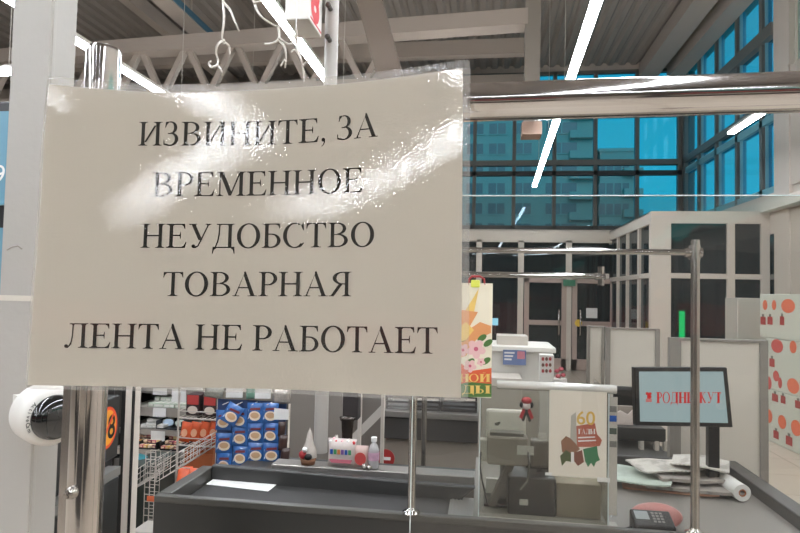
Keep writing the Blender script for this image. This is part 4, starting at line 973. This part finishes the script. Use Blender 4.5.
for (x0,y0,x1,y1,mm) in ((204,386,224,398,mat('foil_mixed',(150,150,140),.3,.3,var=.4,scale=80)),(246,386,256,399,mat('green_bag',(110,150,130),.4)),(272,388,291,404,mat('silver_foil',(196,188,180),.2,.6,bump=.003,scale=60))):
    c=P((x0+x1)/2,(y0+y1)/2,Yk2); o=pillow((x1-x0)*.0049,(y1-y0)*.0049,.03,(0,0,0)).build('foil_packet',mm); o.location=(c.x,Yk2-.0,c.z); o.rotation_euler=(0,random.uniform(-.2,.2),.2)
    tag(o,{204:'mixed silver foil packet above the orange bags',246:'green foil packet wedged between two white price tags',272:'crinkled silver foil packet at the top right of the sachet stand'}[x0],'packet')
for j in range(3):
    c=P(283+j*2,428+13*j,Yk2+.03); o=pillow(.05,.075,.03,(0,0,0)).build('dark_packet',mat('dark_brown_foil',(66,44,40),.35,coat=.3)); o.location=(c.x,Yk2+.0,c.z); o.rotation_euler=(0,.1,.9)
    tag(o,('dark brown packet at the side of the sachet stand, topmost','dark brown packet at the side of the sachet stand, middle','dark brown packet at the side of the sachet stand, lowest')[j],'packet')
# --- wire basket trolley
Yw=2.62
t=thing('wire_basket_stand',(P(158,500,Yw).x,Yw,0),'pale wire stand with tilted baskets left of the counter end','wire stand')
def grid(b,p00,p10,p01,nu,nv,r):
    p00,p10,p01=map(Vector,(p00,p10,p01)); u=p10-p00; v=p01-p00
    for i in range(nu+1): b.cyl(p00+u*i/nu,p00+u*i/nu+v,r,5,cap=False)
    for j in range(nv+1): b.cyl(p00+v*j/nv,p00+v*j/nv+u,r,5,cap=False)
a=P(146,452,Yw); c=P(156,452,Yw)
b=MB(); grid(b,(a.x,Yw,0),(c.x,Yw,0),(a.x,Yw,a.z),2,26,.0022); grid(b,(a.x,Yw+.04,0),(c.x,Yw+.04,0),(a.x,Yw+.04,a.z),2,26,.0018); b.build('mesh_upright',wire,t)
for nm,(x0,y0,x1,y1,h) in (('basket',(125,494,147,478,.075)),('basket',(156,482,197,456,.07))):
    p=P(x0,y0,Yw-.05); q=P(x1,y1,Yw+.12); b=MB()
    grid(b,p,q,p+Vector((0,0,h)),6,3,.002); grid(b,p+Vector((0,.22,0)),q+Vector((0,.22,0)),p+Vector((0,.22,h)),6,3,.0016); grid(b,p,q,p+Vector((0,.22,0)),6,3,.0014); grid(b,q,q+Vector((0,.22,0)),q+Vector((0,0,h)),3,3,.0014); b.build(nm,wire,t)
c=P(151,499,Yw-.01); MB().box(c.x-.022,c.x+.022,Yw-.008,Yw-.004,c.z-.012,c.z+.012).build('orange_tag',orange,t)
o=MB().ball((0,0,.04),.07,.06,.04,14,8).build('teal_packet',mat('teal_foil',(40,130,140),.3)); c=P(137,463,3.15); o.location=(c.x,3.15,c.z-.03); tag(o,'small teal packet on a crate left of the wire stand','packet')
o=MB(); a,e,zl,zh=XZ(122,466,146,533,3.0); o=MB().box(a,e,3.0,3.3,0,zh+.0).build('dark_crate',mat('dark_green_crate',(58,64,58),.5),bevel=.01); tag(o,'dark greenish crate on the floor left of the wire stand','crate')
c=PZ(157,528,.55); o=MB().box(c.x-.09,c.x+.09,c.y-.05,c.y+.08,0,.55).build('pale_bin',mat('pale_bin_plastic',(176,170,160),.5),bevel=.006); tag(o,'pale box shaped bin by the left corner of the checkout counter','bin')
# ================================================================= partitions and next lane
Yp=4.0
a,c,zl,zh=XZ(291,300,340,470,Yp); struct('partition_left',MB().box(a,c+.02,Yp,Yp+.05,0,2.2),mat('taupe_partition',(134,126,118),.6))
a,c,zl,zh=XZ(333,300,385,470,4.3); struct('partition_right',MB().box(a,c,4.3,4.35,0,2.2),mat('grey_partition',(120,113,106),.6))
for px in (359,382): x=P(px,430,3.4).x; struct('trim_6',MB().box(x-.009,x+.009,3.4,3.43,0,2.1),vest_m)
a=P(360,432,3.9); c=P(382,410,3.9); struct('trim_7',MB().beam(a+(a-c)*.3,c+(c-a)*.5,.05,.05),alum)
# dark post with flared collar
c=P(347,440,3.1); zt=lambda y:P(347,y,3.1).z
t=thing('queue_post',(c.x,3.1,0),'dark post with a flared collar behind the candy bag','post')
MB().lathe((c.x,3.1,0),[(.10,0),(.10,.02),(.034,.04),(.028,zt(436)),(.034,zt(421)),(.042,zt(419)),(.042,zt(417)),(.0001,zt(416))],28).build('stem',mat('dark_bronze',(70,62,56),.25,.6),t)
a,e,zl,zh=XZ(343,380,358,416,3.14); MB().box(a,e,3.14,3.22,zl-.02,zh+.1).build('top_panel',mat('dark_panel',(52,46,44),.5),t)
# shelving seen below the notice, between the posts
Yc2=3.6
t=thing('grey_service_cabinet',(P(432,450,Yc2).x,Yc2,0),'wide grey and beige cabinet of the next lane beneath the notice edge','cabinet')
def cb(name,x0,y0,x1,y1,Y,dep,mm,par=None,bev=.004,toz=None):
    a,c,zl,zh=XZ(x0,y0,x1,y1,Y)
    if toz is not None: zl=toz
    return MB().box(a,c,Y,Y+dep,zl,zh).build(name,mm,par if par is not None else t,bevel=bev)
cb('beige_front',384,440,478,495,Yc2,.3,mat('warm_grey_front',(150,140,128),.6),toz=0)
cb('header',384,419,478,441,Yc2-.04,.4,mat('dark_header',(70,67,64),.45))
cb('front_edge',384,413,478,419,Yc2-.06,.42,steel,bev=.002)
cb('door_edge',410,441,413,488,Yc2-.01,.01,mat('pale_door_edge',(176,168,156),.5),bev=0)
for k,(x0,y0,x1,y1,mm,lab) in enumerate(((386,398,410,411,greypl,'grey wire tray on the grey cabinet, nearest the partition post'),(411,396,440,411,mat('dark_tray_plastic',(60,56,54),.5),'dark slatted tray in the middle of the grey cabinet top'),(441,396,477,411,mat('dark_tray_plastic',(60,56,54)),'dark slatted tray at the far right of the grey cabinet top'))):
    a,e,zl,zh=XZ(x0,y0,x1,y1,Yc2); b=MB().box(a,e,Yc2,Yc2+.25,P(430,413,Yc2-.06).z+.001,zl+.012)
    for j in range(3): z=zl+.02+j*.028; b.box(a,e,Yc2,Yc2+.006,z,z+.012).box(a,a+.005,Yc2+.006,Yc2+.25,z,z+.012).box(e-.005,e,Yc2+.006,Yc2+.25,z,z+.012)
    b.box(a,a+.01,Yc2+.0061,Yc2+.02,zl,zh).box(e-.01,e,Yc2+.0061,Yc2+.02,zl,zh)
    o=b.build('slatted_tray',mm); tag(o,lab,'tray')
c=P(385.5,458.5,Yc2-.07); t=MB().ell(c,.054,.054,m=0,th=.004).box(c.x-.03,c.x+.03,c.y-.002,c.y,c.z-.009,c.z+.009,1).build('no_entry_sign',[mat('sign_red',(170,50,48),.5),white_p]); tag(t,'round red no entry sign with a pale bar on the grey cabinet','sign')
# far kiosk
Yo=4.6
t=thing('service_kiosk',(P(520,380,Yo).x,Yo+.2,0),'white service kiosk with a blue and pink sticker behind the clear box','kiosk')
cb('body',488,351,553,400,Yo,.5,offwhite,toz=0); cb('counter_top',484,347,556,352,Yo-.04,.58,mat('bright_white_top',(234,230,222),.35)); cb('upper_unit',497,336,528,347,Yo+.1,.25,mat('pale_unit',(200,192,182),.4))
cb('lower_unit',478,378,522,400,Yo-.3,.28,mat('pale_unit',(200,192,182)),toz=0)
a,e,zl,zh=XZ(503,350,526,365,Yo-.045); b=MB().box(a,e,Yo-.047,Yo-.0455,zl,zh,0); w_=e-a; h_=zh-zl
b.box(a+w_*.62,e-w_*.05,Yo-.0485,Yo-.0471,zl+h_*.42,zh-h_*.08,1)
for k in range(3): b.box(a+w_*.06,a+w_*(.5-.06*k),Yo-.0485,Yo-.0471,zh-h_*(.25+.22*k),zh-h_*(.14+.22*k),2)
b.build('sticker',[mat('sticker_blue',(104,120,160),.4),mat('sticker_pink',(206,130,140),.4),white_p],t)
t=thing('candy_stand',(P(547,367,4.3).x,4.3,0),'small white display stand with red sweets beside the kiosk','display stand')
cb('frame',540,355,554,378,4.3,.1,offwhite,toz=0)
b=MB()
for i in range(3):
    for j in range(3): c=P(543+3.6*i,359+6*j,4.297); b.ell(c,.010,.013,m=(i+j)%2,th=.002,n=12)
b.build('red_sweets',[mat('sweet_red',(170,56,60),.4),mat('sweet_brown',(110,70,60),.4)],t)
t=thing('red_bundle',(P(560,378,4.25).x,4.25,0),'bunch of small red tufts on a pale pedestal beside the kiosk','ornament')
cb('pedestal',554,379,567,400,4.25,.08,offwhite,toz=0)
for (px,py) in ((557,371),(561,369),(563,375),(558,376)): c=P(px,py,4.27); MB().ball(c,.018,.018,.014,8,5).build('tuft',mat('tuft_pinkred',(184,80,90),.6),t)
c=P(560,374,4.27); MB().cyl((c.x,4.27,P(560,379,4.27).z),(c.x,4.27,c.z),.006,8).build('stem',greypl,t)
# white partition screens
screen_w=mat('white_screen_panel',(206,198,186),.55); scr_f=mat('screen_frame_grey',(138,132,124),.45)
def screen(x0,x1,yt,Y,lab,fl=0,fr=0,yaw=0):
    a,c,_,_=XZ(x0,yt,x1,420,Y); zt_=P((x0+x1)/2,yt,Y).z; z0=.08
    s=thing('partition_screen',((a+c)/2,Y,0),lab,'partition screen')
    MB().box(a+.02,c-.02,Y,Y+.02,z0,zt_-.012).build('panel',screen_w,s)
    wl=fl or .02; wr=fr or .02
    MB().box(a-wl+.02,a+.02,Y-.01,Y+.03,0,zt_).build('frame_post',scr_f,s); MB().box(c-.02,c-.02+wr,Y-.01,Y+.03,0,zt_).build('frame_post',scr_f,s)
    MB().box(a+.02,c-.02,Y-.01,Y+.03,zt_-.012,zt_).build('top_rail',scr_f,s)
    return s
screen(587,604,326,4.7,'narrow white partition screen nearest the kiosk')
screen(607,658,328,4.4,'square white partition screen just behind the monitor top edge',.03,.03)
screen(676,764,339,3.05,'widest white partition screen standing right behind the cashier deck',.05,.035)
# next lane desk behind the monitor
t=thing('till_desk',(P(640,460,3.5).x,3.5,0),'dark desk of the next lane seen between the clear box and the monitor','desk')
cb('desk_top',612,457,676,475,3.35,.5,mat('slate_top',(78,76,74),.45)); cb('body',612,475,672,533,3.4,.4,dark,toz=0)
cb('shelf_box',612,428,666,441,3.5,.3,mat('charcoal_box',(52,52,50),.45))
for x in (640,655,664): cb('leg',x,441,x+4,458,3.5,.04,alum,bev=0)
cb('pale_back',612,406,640,428,3.62,.02,mat('pale_back_panel',(150,140,130),.6))
o=cb('folded_paper',618,411,636,421,3.55,.03,white_p,par=None) if False else None
a,e,zl,zh=XZ(614,411,636,427,3.5); o=MB().prism([(a,3.56,zl),(e,3.56,zl),(e,3.56,zh),((a+e)/2+.03,3.56,zh-.03),((a+e)/2-.01,3.56,zh-.01),(a,3.56,zh-.04)],(0,.01,0)).build('paper_sheet',mat('pinkish_white_paper',(214,200,190),.6)); tag(o,'pale paper propped on the dark desk beside the monitor','paper')
t=thing('office_chair',(P(628,400,4.0).x,4.0,0),'black backed chair partly hidden between the clear box and the monitor','chair')
a,e,zl,zh=XZ(614,387,641,408,4.0); 
MB().box(a,e,4.0,4.05,zl-.05,zh).build('backrest',black,t,bevel=.02); MB().box((a+e)/2-.2,(a+e)/2+.2,3.95,4.35,.46,.52).build('seat',black,t,bevel=.02)
MB().cyl(((a+e)/2,4.15,.05),((a+e)/2,4.15,.46),.03).build('gas_column',chrome2,t); MB().box((a+e)/2-.02,(a+e)/2+.02,4.05,4.07,.5,zl).build('back_stem',black,t)
for k in range(5): q=R(72*k); MB().beam(((a+e)/2,4.15,.06),((a+e)/2+.28*math.cos(q),4.15+.28*math.sin(q),.03),.04,.03).build('foot',black,t)
# ledge items ---------------------------------------------------------------
Yl=2.505; zl_=.858
t=thing('gift_basket',(P(308,465,Yl).x,Yl,zl_),'small wicker basket with a red and black toy and white wrap','gift basket')
c=Vector((P(308,465,Yl).x,Yl,zl_)); 
MB().lathe(c,[(.0001,0),(.028,0),(.036,.03),(.033,.03),(.026,.006),(.0001,.006)],24).build('basket',mat('wicker_brown',(128,88,62),.7,bump=.002,scale=90),t)
MB().lathe(c+Vector((.004,0,.03)),[(.034,0),(.030,.03),(.018,.06),(.010,.10),(.0001,.125)],18).build('white_wrap',mat('cellophane_white',(186,176,166),.25,bump=.002,scale=90),t)
MB().ball(c+Vector((-.015,-.028,.045)),.018,.012,.018).build('red_figure',red2,t); MB().ball(c+Vector((.008,-.03,.038)),.018,.012,.014).build('black_figure',black,t)
MB().ball(c+Vector((-.006,-.034,.068)),.011).build('white_beard',white_p,t)
c=Vector((P(342,465,Yl).x,Yl,zl_))
t=thing('lollipop_bag',c,'bag of lollipops with a colourful band of letters on the back ledge','sweets bag')
b=MB(); pillow(.125,.115,.05,(c.x,c.y,c.z+.058),b=b); b.build('bag',mat('pink_white_wrap',(206,192,184),.3,var=.2,scale=60),t)
b=MB()
for i,col in enumerate((0,1,2,3,0,1)): b.box(c.x-.046+.0155*i,c.x-.034+.0155*i,c.y-.028,c.y-.026,c.z+.055,c.z+.075,col)
b.poly([(c.x-.04,c.y-.0275,c.z+.02),(c.x+.042,c.y-.0275,c.z+.02),(c.x+.05,c.y-.0275,c.z+.035),(c.x-.05,c.y-.0275,c.z+.035)],4)
b.build('letter_band',[blue,mat('band_green',(70,140,90),.5),mat('band_orange',(214,130,70),.5),mat('band_violet',(120,80,150),.5),mat('band_pink',(200,110,124),.5)],t)
for i in range(9): x=c.x-.05+.0125*i; z=c.z+.105+random.uniform(-.004,.012); MB().ball((x,c.y-.008+.01*(i%2),z),.0075,n=10,k=6).build('lollipop',[white_p,pink,red][i%3],t)
for px,py,r_,lab in ((336,442,.022,'crumpled white wrap behind the lollipop bag, on its left'),(349,446,.018,'crumpled white wrap behind the lollipop bag, on its right')):
    q=P(px,py,2.54); o=MB().ball((0,0,0),r_,r_,(q.z-.858)/2+.012,10,7).build('crumpled_wrap',mat('cellophane_white',(186,176,166)));
    for v in o.data.vertices: v.co*=random.uniform(.8,1.12)
    zz0=min(v.co.z for v in o.data.vertices); o.location=(q.x,2.535,.8585-zz0); tag(o,lab,'wrapper')
c=Vector((P(361,465,Yl).x,Yl,zl_)); t=thing('red_white_packet',c,'red and white packet between the lollipop bag and the bottle','packet')
b=MB(); pillow(.062,.09,.035,(c.x,c.y,c.z+.046),b=b); b.build('packet',mat('packet_pale',(206,180,170),.3),t)
MB().ell((c.x,c.y-.019,c.z+.04),.024,.026,m=0,th=.001).build('red_disc',mat('disc_red',(184,70,66),.5),t)
c=Vector((P(373.5,465,Yl).x,Yl,zl_))
t=thing('water_bottle',c,'small clear bottle with a white cap and pale label on the ledge','bottle')
MB().lathe(c,[(.0001,0),(.021,0),(.023,.006),(.022,.03),(.023,.05),(.023,.075),(.016,.095),(.010,.103),(.010,.112)],28).build('bottle_body',mat('cloudy_bottle',(176,172,170),.12,coat=.5),t)
MB().cyl(c+Vector((0,0,.111)),c+Vector((0,0,.128)),.0125,24).build('cap',white_p,t)
MB().cyl(c+Vector((0,0,.035)),c+Vector((0,0,.068)),.0236,28,cap=False).build('bottle_label',mat('label_pinkblue',(190,150,170),.4,var=.4,scale=50),t)
for (px,dx,lab) in ((364,.0,'crinkled ball of silver foil in front of the red and white packet'),(369,.01,'crinkled ball of silver foil in front of the clear bottle')):
    x=P(px,470,2.47).x; o=MB().ball((0,0,.012),.012,.012,.012,9,6).build('foil_ball',mat('silver_foil',(196,188,180))); 
    for v in o.data.vertices: v.co*=random.uniform(.75,1.15)
    o.location=(x,2.472,.8585-min(v.co.z for v in o.data.vertices)); tag(o,lab,'foil')
# lane number pole and box
Yn=2.66; c=P(332,20,Yn); c2=P(322,440,Yn)
t=thing('lane_number_sign',(c.x,Yn,.868),'white lane number box with a red digit on a pale pole above the notice','lane sign')
MB().cyl((c.x,Yn,.868),(c.x,Yn,3.6),.031,28).build('pole',mat('pale_pole',(172,166,158),.35),t)
xb=c.x-.033; Yb0,Yb1=2.42,2.61; zb0=P(309,19,2.42).z
MB().box(xb-.11,xb,Yb0,Yb1,zb0,zb0+.5).build('light_box',mat('light_box_white',(222,218,210),.45),t,bevel=.006)
MB().box(xb,xb+.001,Yb0+.01,Yb1-.01,zb0+.012,zb0+.02).build('red_border',red,t)
MB().text('8',.24,(xb+.0015,2.435,P(318,19,2.49).z),(0,1,0),(0,0,1),bold=.012).build('red_digit',red,t)
for py in (12,43):
    q=P(332,py,Yn); MB().cyl((c.x+.0,Yn-.031,q.z),(c.x+.0,Yn-.07,q.z),.012,16).ball((c.x,Yn-.07,q.z),.014,.014,.014).build('knob',mat('dark_knob',(90,84,78),.3,.5),t)
# twig garlands
frost=mat('frosted_white_twig',(214,206,196),.6,bump=.002,scale=300)
def gar(paths,Y,lab):
    p0=P(*paths[0][0],Y); t=thing('twig_garland',(p0.x,Y,p0.z),lab,'garland','white frosted twig garlands')
    zt_=ZC-.06
    for k,pth in enumerate(paths):
        pts=[P(x,y,Y+.02*math.sin(i*2.1+k)) for i,(x,y) in enumerate(pth)]
        # smooth
        sm=[]
        for i in range(len(pts)-1):
            a=pts[max(i-1,0)];b_=pts[i];c_=pts[i+1];d_=pts[min(i+2,len(pts)-1)]
            for s_ in range(5):
                u=s_/5; sm.append(.5*((2*b_)+(c_-a)*u+(2*a-5*b_+4*c_-d_)*u*u+(3*b_-a-3*c_+d_)*u**3))
        sm.append(pts[-1]); MB().tube(sm,.0058 if k==0 else .0052,8,r1=.003).build('twig',frost,t)
    top=P(*paths[0][0],Y); MB().cyl(top,(top.x,Y,zt_),.002,6).build('thread',white_p,t)
gar([[(222,-18),(223,0),(224,20),(222,38),(224,44)],[(223,2),(230,10),(235,22),(239,31)],[(224,40),(218,44),(216,52),(218,60),(217,66)],[(217,65),(221,70),(222,75)],[(217,66),(211,67),(209,63),(211,61)],[(224,42),(229,46),(230,54)]],2.1,'white frosted twig garland hanging nearest the chrome post')
gar([[(250,-14),(254,2),(260,15),(270,23),(278,27)],[(278,26),(279,38),(273,43),(265,44)],[(279,40),(284,46),(286,56),(285,68)],[(254,3),(262,1)],[(279,38),(288,44),(295,42)],[(285,60),(281,66)]],2.1,'branching white frosted twig garland in the middle of the three')
gar([[(296,30),(297,46),(300,56),(303,68),(304,82)],[(300,56),(295,50),(291,52)],[(303,66),(308,60),(309,52)],[(297,40),(292,34),(288,36)]],2.1,'small white frosted twig garland beside the lane number pole')
# ================================================================= patterned cabinets on the right
A2=Vector((3.199,7.417,0)); D2=(Vector((3.244,6.789,0))-A2).normalized(); N2=Vector((-abs(D2.y),-abs(D2.x),0)) ; N2=Vector((D2.y,-D2.x,0))
if N2.x>0: N2=-N2
def on2(px,py,off=0):
    d=ray(px,py); o=Vector((0,0,EYE)); k=((A2+N2*off-o).dot(N2))/d.dot(N2); return o+d*k
pat=mat('pale_green_cabinet',(196,198,184),.45)
def cab(name,xa,xb,yt,zb0,lab,prints,xt=None):
    p0=on2(xa,400); p1=on2(xb,400); zt_=on2(xa if xt is None else xt,yt).z
    t=thing(name,(p0.x,p0.y,zb0),lab,'cabinet')
    q=[Vector((p0.x,p0.y,zb0)),Vector((p1.x,p1.y,zb0)),Vector((p1.x,p1.y,zt_)),Vector((p0.x,p0.y,zt_))]
    b=MB().prism(q,-N2*.7); b.build('body',pat,t,bevel=.01)
    b=MB(); up=Vector((0,0,1)); 
    sx=(on2((xa+xb)/2+1,400)-on2((xa+xb)/2,400)).length
    for (x,y,rx,ry,m_) in prints:
        c=on2(x,y,.004); sx=(on2(x+1,y)-on2(x,y)).length; sz=abs(on2(x,y+1).z-c.z)
        if m_<2: b.ell(c,rx*sx,ry*sz,D2,up,22,m_)
        else:
            b.poly([c-D2*rx*sx-up*ry*sz,c+D2*rx*sx-up*ry*sz,c+D2*rx*sx+up*ry*sz*.7,c-D2*rx*sx+up*ry*sz*.7],2)
            b.poly([c-D2*rx*sx*.4+up*ry*sz*.7,c+D2*rx*sx*.4+up*ry*sz*.7,c+D2*rx*sx*.4+up*ry*sz*1.3,c-D2*rx*sx*.4+up*ry*sz*1.3],3)
    b.build('fruit_print',[mat('print_orange',(222,116,84),.5),mat('print_rose',(196,92,84),.5),mat('print_crimson',(166,70,66),.5),mat('print_grey',(120,116,108),.5)],t)
    return zt_
z1_=cab('patterned_cabinet',767,850,388,0,'pale patterned cabinet with orange circles and red bottles, lowest of the stack',[(769,383,2.5,6,1),(780,383,2,5,1),(793,386,6,7,0),(775,397,3,4,2),(783,399,2.4,4,2),(798,404,3,4,2),(769,416,3.2,6,0),(782,422,4,6,0),(796,428,5,7,0),(776,434,2.6,4,2),(789,440,3.2,4.5,2),(812,432,7,8,0)],xt=767)
z2_=cab('patterned_cabinet',766,850,338,z1_+.002,'pale patterned cabinet in the middle of the stack, one rose circle at left',[(777,346,6,6.5,1),(793,347,3.5,6,0),(772,362,2.6,4.5,2),(810,346,7,8,0),(776,376,3,5,1)],xt=767)
cab('patterned_cabinet',760,850,294,z2_+.002,'pale patterned cabinet on top of the stack with the largest orange circle',[(788,306,7,7,0),(765,305,2.4,5,0),(774,305,2.2,5,0),(763,320,2.6,4.5,2),(770,320,2.6,4.5,2),(782,320,2.2,5,2),(812,308,7,8,0)],xt=760)
a,e,zl,zh=XZ(737,298,763,340,8.4); o=MB().box(a,e+.2,8.4,8.8,0,zh).build('tall_locker',mat('pale_grey_locker',(176,172,162),.5),bevel=.01); tag(o,'plain pale grey locker behind the patterned cabinets','locker')
# marks on the white column
o=MB().tube([P(7,250,.897),P(12,247,.896),P(18,246,.896),P(22,249,.896)],.0012,6).build('wire_hook',mat('dull_hook',(140,132,122),.4)); tag(o,'thin bent wire hook stuck on the white column','hook')
